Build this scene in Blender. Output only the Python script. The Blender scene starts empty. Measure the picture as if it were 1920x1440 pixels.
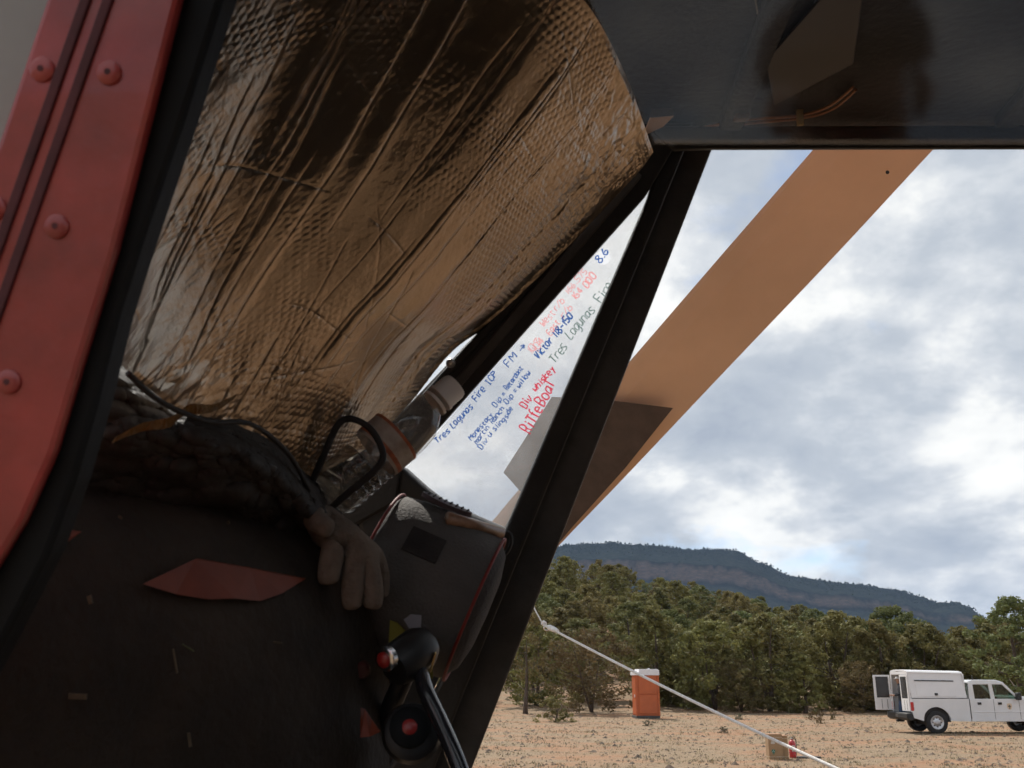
import bpy, bmesh, math, random
import numpy as np
from mathutils import Vector, Matrix, noise

random.seed(7); np.random.seed(7)
scene = bpy.context.scene
C = scene.collection

# ------------------------------------------------------------------ camera
FPX = 1844.0
HORIZON = 1268.0
CAM_Z = 2.0
PITCH = math.atan((HORIZON - 720.0) / FPX)
cam_data = bpy.data.cameras.new('camera')
cam_data.sensor_width = 36.0
cam_data.lens = 36.0 * FPX / 1920.0
cam_data.clip_start = 0.02
cam_data.clip_end = 20000.0
cam_data.dof.use_dof = True
cam_data.dof.focus_distance = 4.0
cam_data.dof.aperture_fstop = 15.0
cam = bpy.data.objects.new('camera', cam_data)
C.objects.link(cam)
cam.location = (0, 0, CAM_Z)
cam.rotation_euler = (math.pi / 2 + PITCH, 0, 0)
scene.camera = cam

CF = Vector((0, math.cos(PITCH), math.sin(PITCH)))
CU = Vector((0, -math.sin(PITCH), math.cos(PITCH)))
CR = Vector((1, 0, 0))
CP = Vector((0, 0, CAM_Z))


def P(x, y, d):
    """point at photo pixel x,y at distance d along the optical axis"""
    return CP + (CF + CR * ((x - 960.0) / FPX) + CU * ((720.0 - y) / FPX)) * d


def PR(x, y, dist):
    """point on the ray through the pixel at horizontal distance dist (y axis)"""
    v = CF + CR * ((x - 960.0) / FPX) + CU * ((720.0 - y) / FPX)
    return CP + v * (dist / v.y)


# ------------------------------------------------------------------ sky, sun, exposure
SUN_EL = math.radians(50)
SUN_AZ = math.radians(-22)          # from +Y towards -X
sun_dir = Vector((math.sin(SUN_AZ) * math.cos(SUN_EL), math.cos(SUN_AZ) * math.cos(SUN_EL), math.sin(SUN_EL)))
world = bpy.data.worlds.new('World')
scene.world = world
world.use_nodes = True
wt = world.node_tree
wt.nodes.clear()


def wn(t, **kw):
    n = wt.nodes.new(t)
    for k, v in kw.items():
        setattr(n, k, v)
    return n


def wl(a, b):
    wt.links.new(a, b)


def wmath(op, a, b=None, clamp=False):
    n = wn('ShaderNodeMath', operation=op, use_clamp=clamp)
    for i, v in enumerate((a, b)):
        if v is None:
            continue
        if isinstance(v, (int, float)):
            n.inputs[i].default_value = v
        else:
            wl(v, n.inputs[i])
    return n.outputs[0]


sky = wn('ShaderNodeTexSky', sky_type='NISHITA')
sky.sun_disc = False
sky.sun_elevation = SUN_EL
sky.sun_rotation = SUN_AZ
sky.altitude = 2000
sky.dust_density = 1.5
tc = wn('ShaderNodeTexCoord')
sep = wn('ShaderNodeSeparateXYZ')
wl(tc.outputs['Generated'], sep.inputs[0])
zc = wmath('ADD', wmath('MAXIMUM', sep.outputs[2], 0.0), 0.42)
u = wmath('DIVIDE', sep.outputs[0], zc)
v = wmath('DIVIDE', sep.outputs[1], zc)
comb = wn('ShaderNodeCombineXYZ')
wl(u, comb.inputs[0]); wl(v, comb.inputs[1])
mp = wn('ShaderNodeMapping')
mp.inputs['Location'].default_value = (3.1, 1.4, 0.0)
wl(comb.outputs[0], mp.inputs[0])


def wnoise(scale, detail, rough, dist=0.0, off=0.0):
    n = wn('ShaderNodeTexNoise')
    n.noise_dimensions = '4D'
    n.inputs['Scale'].default_value = scale
    n.inputs['Detail'].default_value = detail
    n.inputs['Roughness'].default_value = rough
    n.inputs['Distortion'].default_value = dist
    n.inputs['W'].default_value = off
    wl(mp.outputs[0], n.inputs['Vector'])
    return n.outputs[0]


def wramp(fac, stops):
    r = wn('ShaderNodeValToRGB')
    while len(r.color_ramp.elements) < len(stops):
        r.color_ramp.elements.new(0.5)
    for e, (p_, c_) in zip(r.color_ramp.elements, stops):
        e.position = p_
        e.color = (*c_, 1) if len(c_) == 3 else c_
    wl(fac, r.inputs[0])
    return r.outputs[0]


cover = wnoise(2.4, 12, 0.56, 0.1, 3.0667)
cover_f = wramp(cover, [(0.31, (0, 0, 0)), (0.43, (1, 1, 1))])
shade = wnoise(3.6, 14, 0.56, 0.12, 9.2)
shade_c = wramp(shade, [(0.36, (0.40, 0.45, 0.53)), (0.47, (0.52, 0.565, 0.625)), (0.535, (0.69, 0.72, 0.755)), (0.59, (0.93, 0.935, 0.92)), (0.70, (1.10, 1.09, 1.05))])
bgsky = wn('ShaderNodeBackground'); wl(sky.outputs[0], bgsky.inputs[0]); bgsky.inputs[1].default_value = 0.10
bgcl = wn('ShaderNodeBackground'); wl(shade_c, bgcl.inputs[0]); bgcl.inputs[1].default_value = 0.71
mix = wn('ShaderNodeMixShader')
wl(cover_f, mix.inputs[0]); wl(bgsky.outputs[0], mix.inputs[1]); wl(bgcl.outputs[0], mix.inputs[2])
outw = wn('ShaderNodeOutputWorld')
wl(mix.outputs[0], outw.inputs[0])

sun_data = bpy.data.lights.new('sun', 'SUN')
sun_data.energy = 3.4
sun_data.angle = math.radians(0.6)
sun_data.color = (1.0, 0.95, 0.87)
sun = bpy.data.objects.new('sun', sun_data)
C.objects.link(sun)
sun.rotation_euler = sun_dir.to_track_quat('Z', 'Y').to_euler()
sun.location = (0, 0, 60)

scene.view_settings.view_transform = 'Standard'
scene.view_settings.look = 'None'
scene.view_settings.exposure = 0.62
scene.view_settings.gamma = 1.0
scene.render.engine = 'CYCLES'
scene.cycles.use_denoising = True
scene.cycles.use_adaptive_sampling = True
scene.cycles.adaptive_threshold = 0.035
scene.cycles.max_bounces = 6
scene.cycles.diffuse_bounces = 3
scene.cycles.glossy_bounces = 3
scene.cycles.volume_bounces = 0
scene.cycles.transparent_max_bounces = 12
scene.cycles.caustics_reflective = False
scene.cycles.caustics_refractive = False


# ------------------------------------------------------------------ helpers
def tag(o, label=None, cat=None, group=None, kind=None):
    if label: o['label'] = label
    if cat: o['category'] = cat
    if group: o['group'] = group
    if kind: o['kind'] = kind
    return o


def empty(name, loc, label=None, cat=None, group=None, rz=0.0):
    o = bpy.data.objects.new(name, None)
    o.empty_display_size = 0.1
    C.objects.link(o)
    o.location = loc
    o.rotation_euler = (0, 0, rz)
    tag(o, label, cat, group)
    return o


def link(name, me, mat=None, parent=None, smooth=False):
    o = bpy.data.objects.new(name, me)
    C.objects.link(o)
    if mat is not None:
        if isinstance(mat, (list, tuple)):
            for m in mat:
                me.materials.append(m)
        else:
            me.materials.append(mat)
    if parent is not None:
        o.parent = parent
        # vertices are given in world space unless the parent is a moved empty
    if smooth:
        me.polygons.foreach_set('use_smooth', [True] * len(me.polygons))
    return o


def mesh(name, verts, faces):
    me = bpy.data.meshes.new(name)
    me.from_pydata([tuple(v_) for v_ in verts], [], faces)
    me.update()
    return me


def bm_obj(name, bm, mat, parent=None, smooth=False, bevel=0.0):
    bmesh.ops.recalc_face_normals(bm, faces=bm.faces)
    me = bpy.data.meshes.new(name)
    bm.to_mesh(me); bm.free()
    o = link(name, me, mat, parent, smooth)
    if bevel > 0:
        b = o.modifiers.new('bevel', 'BEVEL')
        b.width = bevel; b.segments = 2; b.limit_method = 'ANGLE'; b.angle_limit = math.radians(35)
    return o


def wparent(o, parent):
    """parent an object whose vertices are in world space"""
    o.parent = parent
    o.matrix_parent_inverse = parent.matrix_world.inverted() if parent.type != 'EMPTY' else Matrix.Translation(parent.location).inverted()
    return o


def bm_prism(bm, front, back):
    """closed solid between two matching rings of points"""
    a = [bm.verts.new(p_) for p_ in front]
    b = [bm.verts.new(p_) for p_ in back]
    n = len(a)
    bm.faces.new(a); bm.faces.new(list(reversed(b)))
    for i in range(n):
        bm.faces.new((a[i], b[i], b[(i + 1) % n], a[(i + 1) % n]))


def slab(name, px, d, t, mat, parent=None, bevel=0.003):
    """plate whose outline is seen at the pixels px; d one depth or one per corner; t thickness"""
    ds = d if isinstance(d, (list, tuple)) else [d] * len(px)
    front = [P(x, y, q) for (x, y), q in zip(px, ds)]
    nrm = (front[1] - front[0]).cross(front[2] - front[0]).normalized()
    if nrm.dot(CF) < 0: nrm = -nrm
    back = [p_ + nrm * t for p_ in front]
    bm = bmesh.new(); bm_prism(bm, front, back)
    o = bm_obj(name, bm, mat, None, False, bevel)
    if parent is not None: wparent(o, parent)
    return o


def bm_box(bm, x0, x1, y0, y1, z0, z1, M=None):
    vs = [Vector((x, y, z)) for z in (z0, z1) for (x, y) in ((x0, y0), (x1, y0), (x1, y1), (x0, y1))]
    if M is not None: vs = [M @ q for q in vs]
    vs = [bm.verts.new(q) for q in vs]
    for f in ((0, 3, 2, 1), (4, 5, 6, 7), (0, 1, 5, 4), (1, 2, 6, 5), (2, 3, 7, 6), (3, 0, 4, 7)):
        bm.faces.new([vs[i] for i in f])


def box(name, x0, x1, y0, y1, z0, z1, mat, parent=None, bevel=0.0, M=None):
    bm = bmesh.new(); bm_box(bm, x0, x1, y0, y1, z0, z1, M)
    return bm_obj(name, bm, mat, parent, False, bevel)


def bm_tube(bm, pts, rad, seg=8, caps=True):
    pts = [Vector(p_) for p_ in pts]
    rads = rad if isinstance(rad, (list, tuple)) else [rad] * len(pts)
    rings = []
    prev = None
    for i, p_ in enumerate(pts):
        t = (pts[min(i + 1, len(pts) - 1)] - pts[max(i - 1, 0)])
        if t.length < 1e-9: t = Vector((0, 0, 1))
        t.normalize()
        if prev is None:
            a = t.orthogonal().normalized()
        else:
            a = prev - t * prev.dot(t)
            if a.length < 1e-6: a = t.orthogonal()
            a.normalize()
        prev = a
        b = t.cross(a)
        rings.append([bm.verts.new(p_ + (a * math.cos(2 * math.pi * k / seg) + b * math.sin(2 * math.pi * k / seg)) * rads[i]) for k in range(seg)])
    for r0, r1 in zip(rings, rings[1:]):
        for k in range(seg):
            bm.faces.new((r0[k], r0[(k + 1) % seg], r1[(k + 1) % seg], r1[k]))
    if caps:
        bm.faces.new(list(reversed(rings[0]))); bm.faces.new(rings[-1])


def tube(name, pts, rad, mat, parent=None, seg=8, world_space=True):
    bm = bmesh.new(); bm_tube(bm, pts, rad, seg)
    o = bm_obj(name, bm, mat, None, True)
    if parent is not None:
        if world_space: wparent(o, parent)
        else: o.parent = parent
    return o


def bez(pts, n=12):
    """Catmull-Rom through the points"""
    pts = [Vector(p_) for p_ in pts]
    out = []
    for i in range(len(pts) - 1):
        p0 = pts[max(i - 1, 0)]; p1 = pts[i]; p2 = pts[i + 1]; p3 = pts[min(i + 2, len(pts) - 1)]
        for k in range(n):
            t = k / n
            out.append(0.5 * ((2 * p1) + (-p0 + p2) * t + (2 * p0 - 5 * p1 + 4 * p2 - p3) * t * t + (-p0 + 3 * p1 - 3 * p2 + p3) * t ** 3))
    out.append(pts[-1])
    return out


def bm_lathe(bm, prof, origin, axis, seg=32, closed=True):
    """prof: (distance along the axis, radius)"""
    axis = Vector(axis).normalized(); a = axis.orthogonal().normalized(); b = axis.cross(a)
    rings = []
    for s, r in prof:
        rings.append([bm.verts.new(Vector(origin) + axis * s + (a * math.cos(2 * math.pi * k / seg) + b * math.sin(2 * math.pi * k / seg)) * r) for k in range(seg)])
    for r0, r1 in zip(rings, rings[1:]):
        for k in range(seg):
            bm.faces.new((r0[k], r0[(k + 1) % seg], r1[(k + 1) % seg], r1[k]))
    if closed:
        bm.faces.new(list(reversed(rings[0]))); bm.faces.new(rings[-1])


def lathe(name, prof, origin, axis, mat, parent=None, seg=32, closed=True, world_space=True, smooth=True):
    bm = bmesh.new(); bm_lathe(bm, prof, origin, axis, seg, closed)
    o = bm_obj(name, bm, mat, None, smooth)
    if smooth:
        e = o.modifiers.new('split', 'EDGE_SPLIT'); e.split_angle = math.radians(40)
    if parent is not None:
        if world_space: wparent(o, parent)
        else: o.parent = parent
    return o


def grid_mesh(name, V, mat, smooth=True, parent=None):
    """V: numpy array (rows, cols, 3)"""
    n, m, _ = V.shape
    me = bpy.data.meshes.new(name)
    me.vertices.add(n * m)
    me.vertices.foreach_set('co', V.reshape(-1).astype(np.float32))
    idx = np.arange(n * m).reshape(n, m)
    q = np.stack([idx[:-1, :-1], idx[:-1, 1:], idx[1:, 1:], idx[1:, :-1]], axis=-1).reshape(-1, 4)
    me.loops.add(q.size); me.polygons.add(len(q))
    me.loops.foreach_set('vertex_index', q.reshape(-1).astype(np.int32))
    me.polygons.foreach_set('loop_start', np.arange(0, q.size, 4, dtype=np.int32))
    me.polygons.foreach_set('loop_total', np.full(len(q), 4, dtype=np.int32))
    me.update(calc_edges=True); me.validate()
    me.materials.append(mat)
    if smooth: me.polygons.foreach_set('use_smooth', np.ones(len(q), dtype=bool))
    o = bpy.data.objects.new(name, me); C.objects.link(o)
    if parent is not None: wparent(o, parent)
    return o


# value noise in numpy (for the foil and the ground)
TAB = {}


def vnoise(x, y, seed=0):
    if seed not in TAB: TAB[seed] = np.random.RandomState(seed).rand(256, 256)
    tab = TAB[seed]
    xi = np.floor(x).astype(int); yi = np.floor(y).astype(int)
    fx = x - xi; fy = y - yi
    fx = fx * fx * (3 - 2 * fx); fy = fy * fy * (3 - 2 * fy)
    g = lambda a, b: tab[a % 256, b % 256]
    return (g(xi, yi) * (1 - fx) + g(xi + 1, yi) * fx) * (1 - fy) + (g(xi, yi + 1) * (1 - fx) + g(xi + 1, yi + 1) * fx) * fy


def fbm(x, y, oct=4, seed=0):
    s = 0; a = 0.5
    for k in range(oct):
        s = s + a * vnoise(x * 2 ** k, y * 2 ** k, seed + k); a *= 0.5
    return s


# ------------------------------------------------------------------ materials
def mat(name, col, rough=0.6, metal=0.0, var=0.0, vscale=8.0, bump=0.0, bscale=60.0, col2=None, spec=0.5, coat=0.0, trans=0.0, obj_random=0.0):
    m = bpy.data.materials.new(name); m.use_nodes = True
    nt = m.node_tree; b = nt.nodes['Principled BSDF']
    b.inputs['Base Color'].default_value = (*col, 1)
    b.inputs['Roughness'].default_value = rough
    b.inputs['Metallic'].default_value = metal
    b.inputs['Specular IOR Level'].default_value = spec
    b.inputs['Coat Weight'].default_value = coat
    b.inputs['Transmission Weight'].default_value = trans
    tcn = nt.nodes.new('ShaderNodeTexCoord')
    if var > 0 or col2 is not None:
        n = nt.nodes.new('ShaderNodeTexNoise'); n.inputs['Scale'].default_value = vscale; n.inputs['Detail'].default_value = 6; n.inputs['Roughness'].default_value = 0.6
        nt.links.new(tcn.outputs['Object'], n.inputs['Vector'])
        r = nt.nodes.new('ShaderNodeValToRGB')
        c2 = col2 if col2 is not None else tuple(max(0, c * (1 - var)) for c in col)
        c1 = col if col2 is not None else tuple(min(1, c * (1 + var)) for c in col)
        r.color_ramp.elements[0].position = 0.32; r.color_ramp.elements[0].color = (*c2, 1)
        r.color_ramp.elements[1].position = 0.68; r.color_ramp.elements[1].color = (*c1, 1)
        nt.links.new(n.outputs[0], r.inputs[0])
        outc = r.outputs[0]
        if obj_random > 0:
            oi = nt.nodes.new('ShaderNodeObjectInfo')
            hs = nt.nodes.new('ShaderNodeHueSaturation')
            mr = nt.nodes.new('ShaderNodeMapRange'); mr.inputs[3].default_value = 1 - obj_random; mr.inputs[4].default_value = 1 + obj_random
            nt.links.new(oi.outputs['Random'], mr.inputs[0]); nt.links.new(mr.outputs[0], hs.inputs['Value'])
            mr2 = nt.nodes.new('ShaderNodeMapRange'); mr2.inputs[3].default_value = 0.47; mr2.inputs[4].default_value = 0.515
            mth = nt.nodes.new('ShaderNodeMath'); mth.operation = 'FRACT'
            mul = nt.nodes.new('ShaderNodeMath'); mul.operation = 'MULTIPLY'; mul.inputs[1].default_value = 7.3
            nt.links.new(oi.outputs['Random'], mul.inputs[0]); nt.links.new(mul.outputs[0], mth.inputs[0]); nt.links.new(mth.outputs[0], mr2.inputs[0])
            nt.links.new(mr2.outputs[0], hs.inputs['Hue'])
            nt.links.new(outc, hs.inputs['Color']); outc = hs.outputs[0]
        nt.links.new(outc, b.inputs['Base Color'])
    if bump > 0:
        n2 = nt.nodes.new('ShaderNodeTexNoise'); n2.inputs['Scale'].default_value = bscale; n2.inputs['Detail'].default_value = 5
        nt.links.new(tcn.outputs['Object'], n2.inputs['Vector'])
        bp = nt.nodes.new('ShaderNodeBump'); bp.inputs['Strength'].default_value = bump; bp.inputs['Distance'].default_value = 0.01
        nt.links.new(n2.outputs[0], bp.inputs['Height']); nt.links.new(bp.outputs[0], b.inputs['Normal'])
    return m


def glass_mat(name, tint=(1, 1, 1), rough=0.0, ior=1.45, haze=0.0, haze_col=(0.6, 0.6, 0.6), smear=0.0, scale=9.0):
    """thin sheet: clear, fresnel reflection, optional dust film"""
    m = bpy.data.materials.new(name); m.use_nodes = True
    nt = m.node_tree; nt.nodes.clear()
    tr = nt.nodes.new('ShaderNodeBsdfTransparent'); tr.inputs[0].default_value = (*tint, 1)
    gl = nt.nodes.new('ShaderNodeBsdfGlossy'); gl.inputs['Roughness'].default_value = rough
    # Schlick reflectance, the same from both faces of the sheet
    lw = nt.nodes.new('ShaderNodeLayerWeight'); lw.inputs['Blend'].default_value = 0.5
    pw = nt.nodes.new('ShaderNodeMath'); pw.operation = 'POWER'; pw.inputs[1].default_value = 5.0
    nt.links.new(lw.outputs['Facing'], pw.inputs[0])
    r0 = ((ior - 1) / (ior + 1)) ** 2
    fr = nt.nodes.new('ShaderNodeMapRange'); fr.inputs[3].default_value = r0; fr.inputs[4].default_value = 1.0
    nt.links.new(pw.outputs[0], fr.inputs[0])
    mx = nt.nodes.new('ShaderNodeMixShader')
    nt.links.new(fr.outputs[0], mx.inputs[0]); nt.links.new(tr.outputs[0], mx.inputs[1]); nt.links.new(gl.outputs[0], mx.inputs[2])
    out = nt.nodes.new('ShaderNodeOutputMaterial')
    last = mx.outputs[0]
    if haze > 0:
        d = nt.nodes.new('ShaderNodeBsdfDiffuse'); d.inputs[0].default_value = (*haze_col, 1)
        t2 = nt.nodes.new('ShaderNodeBsdfTranslucent'); t2.inputs[0].default_value = (*haze_col, 1)
        m2 = nt.nodes.new('ShaderNodeMixShader'); m2.inputs[0].default_value = 0.6
        nt.links.new(d.outputs[0], m2.inputs[1]); nt.links.new(t2.outputs[0], m2.inputs[2])
        m3 = nt.nodes.new('ShaderNodeMixShader')
        tcn = nt.nodes.new('ShaderNodeTexCoord'); n = nt.nodes.new('ShaderNodeTexNoise')
        n.inputs['Scale'].default_value = scale; n.inputs['Detail'].default_value = 8; n.inputs['Roughness'].default_value = 0.7
        nt.links.new(tcn.outputs['Object'], n.inputs['Vector'])
        mr = nt.nodes.new('ShaderNodeMapRange'); mr.inputs[1].default_value = 0.3; mr.inputs[2].default_value = 0.75
        mr.inputs[3].default_value = haze * (1 - smear); mr.inputs[4].default_value = haze * (1 + smear)
        nt.links.new(n.outputs[0], mr.inputs[0]); nt.links.new(mr.outputs[0], m3.inputs[0])
        nt.links.new(last, m3.inputs[1]); nt.links.new(m2.outputs[0], m3.inputs[2])
        last = m3.outputs[0]
    nt.links.new(last, out.inputs[0])
    return m


M = {}
M['black_frame'] = mat('black_frame', (0.018, 0.016, 0.014), 0.55, var=0.35, vscale=14, bump=0.15, bscale=180)
M['grey_frame'] = mat('grey_frame', (0.075, 0.068, 0.062), 0.5, var=0.25, vscale=20, bump=0.12, bscale=220)
M['liner'] = mat('liner', (0.012, 0.011, 0.011), 0.75, var=0.3, vscale=10, bump=0.3, bscale=120)
M['dash'] = mat('dash', (0.028, 0.018, 0.011), 0.9, var=0.45, vscale=7, bump=0.4, bscale=90)
M['red_paint'] = mat('red_paint', (0.29, 0.036, 0.032), 0.42, var=0.28, vscale=14, bump=0.08, bscale=60, coat=0.35)
M['red_groove'] = mat('red_groove', (0.07, 0.014, 0.018), 0.7, var=0.3, vscale=30)
M['plain_grey'] = mat('plain_grey', (0.30, 0.30, 0.29), 0.6, var=0.1, vscale=6)
M['seal'] = mat('seal', (0.004, 0.005, 0.006), 0.62, spec=0.2, var=0.3, vscale=15, bump=0.1)
M['dull_orange'] = mat('dull_orange', (0.17, 0.027, 0.006), 0.6, var=0.2, vscale=16)
M['blade'] = mat('blade', (0.62, 0.42, 0.28), 0.6, var=0.13, vscale=1.1, bump=0.03)
M['boot'] = mat('boot', (0.075, 0.055, 0.045), 0.8, var=0.2, vscale=12, bump=0.2, bscale=200)
M['screw'] = mat('screw', (0.55, 0.53, 0.5), 0.35, metal=1.0, var=0.2, vscale=90)
M['copper'] = mat('copper', (0.30, 0.13, 0.06), 0.4, metal=0.3, var=0.2, vscale=40)
M['brass'] = mat('brass', (0.6, 0.42, 0.18), 0.35, metal=1.0)
M['rope'] = mat('rope', (0.78, 0.77, 0.74), 0.8, var=0.12, vscale=60, bump=0.5, bscale=300)
M['dull_brown'] = mat('dull_brown', (0.022, 0.014, 0.010), 0.5, var=0.2, vscale=5)
M['beige'] = mat('beige', (0.45, 0.30, 0.19), 0.5, var=0.1)
M['near_pane'] = glass_mat('near_pane', (0.985, 0.985, 0.98), 0.06, 1.33)
M['quarter_pane'] = glass_mat('quarter_pane', (0.92, 0.93, 0.94), 0.0, 1.45, 0.17, (0.75, 0.75, 0.76), 0.35, 14)
M['clear_plastic'] = glass_mat('clear_plastic', (0.96, 0.95, 0.93), 0.05, 1.6, 0.07, (0.9, 0.84, 0.78), 0.6, 60)
M['cap'] = mat('cap', (0.80, 0.74, 0.68), 0.45, var=0.06)


def ink(name, tint, cover=0.35):
    """marker ink on glass: tints the light that passes"""
    m_ = bpy.data.materials.new(name); m_.use_nodes = True
    nt_ = m_.node_tree; nt_.nodes.clear()
    tr = nt_.nodes.new('ShaderNodeBsdfTransparent'); tr.inputs[0].default_value = (*tint, 1)
    df = nt_.nodes.new('ShaderNodeBsdfTranslucent'); df.inputs[0].default_value = (*tint, 1)
    mx_ = nt_.nodes.new('ShaderNodeMixShader'); mx_.inputs[0].default_value = cover
    o_ = nt_.nodes.new('ShaderNodeOutputMaterial')
    nt_.links.new(tr.outputs[0], mx_.inputs[1]); nt_.links.new(df.outputs[0], mx_.inputs[2]); nt_.links.new(mx_.outputs[0], o_.inputs[0])
    return m_


M['ink_blue'] = ink('ink_blue', (0.05, 0.14, 0.42))
M['ink_red'] = ink('ink_red', (0.80, 0.10, 0.15))
M['ink_pink'] = ink('ink_pink', (0.96, 0.46, 0.46))
M['ink_green'] = ink('ink_green', (0.22, 0.30, 0.28))

# foil: crumpled bright metal film
m = bpy.data.materials.new('foil'); m.use_nodes = True
nt = m.node_tree; b = nt.nodes['Principled BSDF']
b.inputs['Metallic'].default_value = 0.97
b.inputs['Roughness'].default_value = 0.29
tcn = nt.nodes.new('ShaderNodeTexCoord')
n = nt.nodes.new('ShaderNodeTexNoise'); n.inputs['Scale'].default_value = 5; n.inputs['Detail'].default_value = 7
r = nt.nodes.new('ShaderNodeValToRGB')
r.color_ramp.elements[0].position = 0.3; r.color_ramp.elements[0].color = (0.28, 0.215, 0.155, 1)
r.color_ramp.elements[1].position = 0.7; r.color_ramp.elements[1].color = (0.43, 0.34, 0.25, 1)
nt.links.new(tcn.outputs['Object'], n.inputs['Vector']); nt.links.new(n.outputs[0], r.inputs[0]); nt.links.new(r.outputs[0], b.inputs['Base Color'])
n2 = nt.nodes.new('ShaderNodeTexNoise'); n2.inputs['Scale'].default_value = 220; n2.inputs['Detail'].default_value = 3
nt.links.new(tcn.outputs['Object'], n2.inputs['Vector'])
bp = nt.nodes.new('ShaderNodeBump'); bp.inputs['Strength'].default_value = 0.25; bp.inputs['Distance'].default_value = 0.002
nt.links.new(n2.outputs[0], bp.inputs['Height']); nt.links.new(bp.outputs[0], b.inputs['Normal'])
M['foil'] = m

# ------------------------------------------------------------------ terrain
def smooth01(t):
    t = np.clip(t, 0, 1); return t * t * (3 - 2 * t)


def terrain(x, y):
    x = np.asarray(x, dtype=float); y = np.asarray(y, dtype=float)
    ratio = x / np.maximum(np.abs(y), 20.0)
    g = np.interp(ratio, [-0.6, -0.1, 0.06, 0.14, 0.24, 0.34, 0.46, 0.8], [1.1, 1.15, 1.0, 0.86, 0.58, 0.34, 0.14, 0.10])
    hill = 15.5 * g * smooth01((y - 52) / 120.0)
    fall = smooth01((y - 230) / 700.0) * (hill + 30)
    rough = 0.10 * (fbm(x * 0.25 + 40, y * 0.25 + 40, 3, 3) - 0.45) + 0.7 * smooth01((np.hypot(x, y) - 60) / 80) * (fbm(x * 0.05 + 9, y * 0.05 + 9, 3, 5) - 0.45)
    back = -smooth01((-y - 60) / 400.0) * 3
    return hill - fall + rough + back


def tz(x, y):
    return float(terrain(np.array([x]), np.array([y]))[0])


def axis(vals):
    out = []
    for a, b_, n_ in vals:
        out.append(np.linspace(a, b_, n_, endpoint=False))
    return np.concatenate(out + [np.array([vals[-1][1]])])


xs = axis([(-9000, -300, 16), (-300, -20, 30), (-20, 45, 170), (45, 300, 40), (300, 9000, 18)])
ys = axis([(-9000, -200, 12), (-200, -10, 30), (-10, 70, 190), (70, 400, 60), (400, 9000, 18)])
X, Y = np.meshgrid(xs, ys)
Z = terrain(X, Y)
near = (Y > 10) & (Y < 75) & (X > -10) & (X < 45)
Z = Z + near * 0.05 * (fbm(X * 1.3 + 70, Y * 1.3 + 70, 3, 11) - 0.45)
gm = bpy.data.materials.new('ground'); gm.use_nodes = True
nt = gm.node_tree; b = nt.nodes['Principled BSDF']; b.inputs['Roughness'].default_value = 0.95; b.inputs['Specular IOR Level'].default_value = 0.1
tcn = nt.nodes.new('ShaderNodeTexCoord')


def gnoise(scale, detail=6, rough=0.6, stretch=None):
    n_ = nt.nodes.new('ShaderNodeTexNoise'); n_.inputs['Scale'].default_value = scale; n_.inputs['Detail'].default_value = detail; n_.inputs['Roughness'].default_value = rough
    if stretch:
        mp_ = nt.nodes.new('ShaderNodeMapping'); mp_.inputs['Scale'].default_value = stretch
        nt.links.new(tcn.outputs['Object'], mp_.inputs[0]); nt.links.new(mp_.outputs[0], n_.inputs['Vector'])
    else:
        nt.links.new(tcn.outputs['Object'], n_.inputs['Vector'])
    return n_.outputs[0]


def gramp(src, stops):
    r_ = nt.nodes.new('ShaderNodeValToRGB')
    while len(r_.color_ramp.elements) < len(stops): r_.color_ramp.elements.new(0.5)
    for e, (p_, c_) in zip(r_.color_ramp.elements, stops):
        e.position = p_; e.color = (*c_, 1)
    nt.links.new(src, r_.inputs[0]); return r_.outputs[0]


def gmix(fac, a, b_, mode='MIX'):
    x_ = nt.nodes.new('ShaderNodeMix'); x_.data_type = 'RGBA'; x_.blend_type = mode
    if isinstance(fac, float): x_.inputs[0].default_value = fac
    else: nt.links.new(fac, x_.inputs[0])
    nt.links.new(a, x_.inputs[6]); nt.links.new(b_, x_.inputs[7]); return x_.outputs[2]


dirt = gramp(gnoise(2.2, 8, 0.65), [(0.3, (0.255, 0.14, 0.082)), (0.7, (0.35, 0.225, 0.145))])
drygr = gramp(gnoise(6.0, 8, 0.75), [(0.28, (0.15, 0.11, 0.075)), (0.5, (0.265, 0.195, 0.13)), (0.72, (0.345, 0.27, 0.19))])
patch = gramp(gnoise(0.32, 6, 0.6, (1.0, 1.6, 1)), [(0.46, (0, 0, 0)), (0.60, (1, 1, 1))])
col = gmix(patch, drygr, dirt)
speck = gramp(gnoise(26, 4, 0.6), [(0.34, (0.5, 0.47, 0.43)), (0.45, (1, 1, 1))])
col = gmix(1.0, col, speck, 'MULTIPLY')
nt.links.new(col, b.inputs['Base Color'])
bp = nt.nodes.new('ShaderNodeBump'); bp.inputs['Strength'].default_value = 0.7; bp.inputs['Distance'].default_value = 0.05
nt.links.new(gnoise(14, 8, 0.7), bp.inputs['Height']); nt.links.new(bp.outputs[0], b.inputs['Normal'])
ground = grid_mesh('ground', np.stack([X, Y, Z], axis=-1), gm, True)
tag(ground, 'dry reddish dirt clearing with straw-coloured grass', None, kind='structure')

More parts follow.
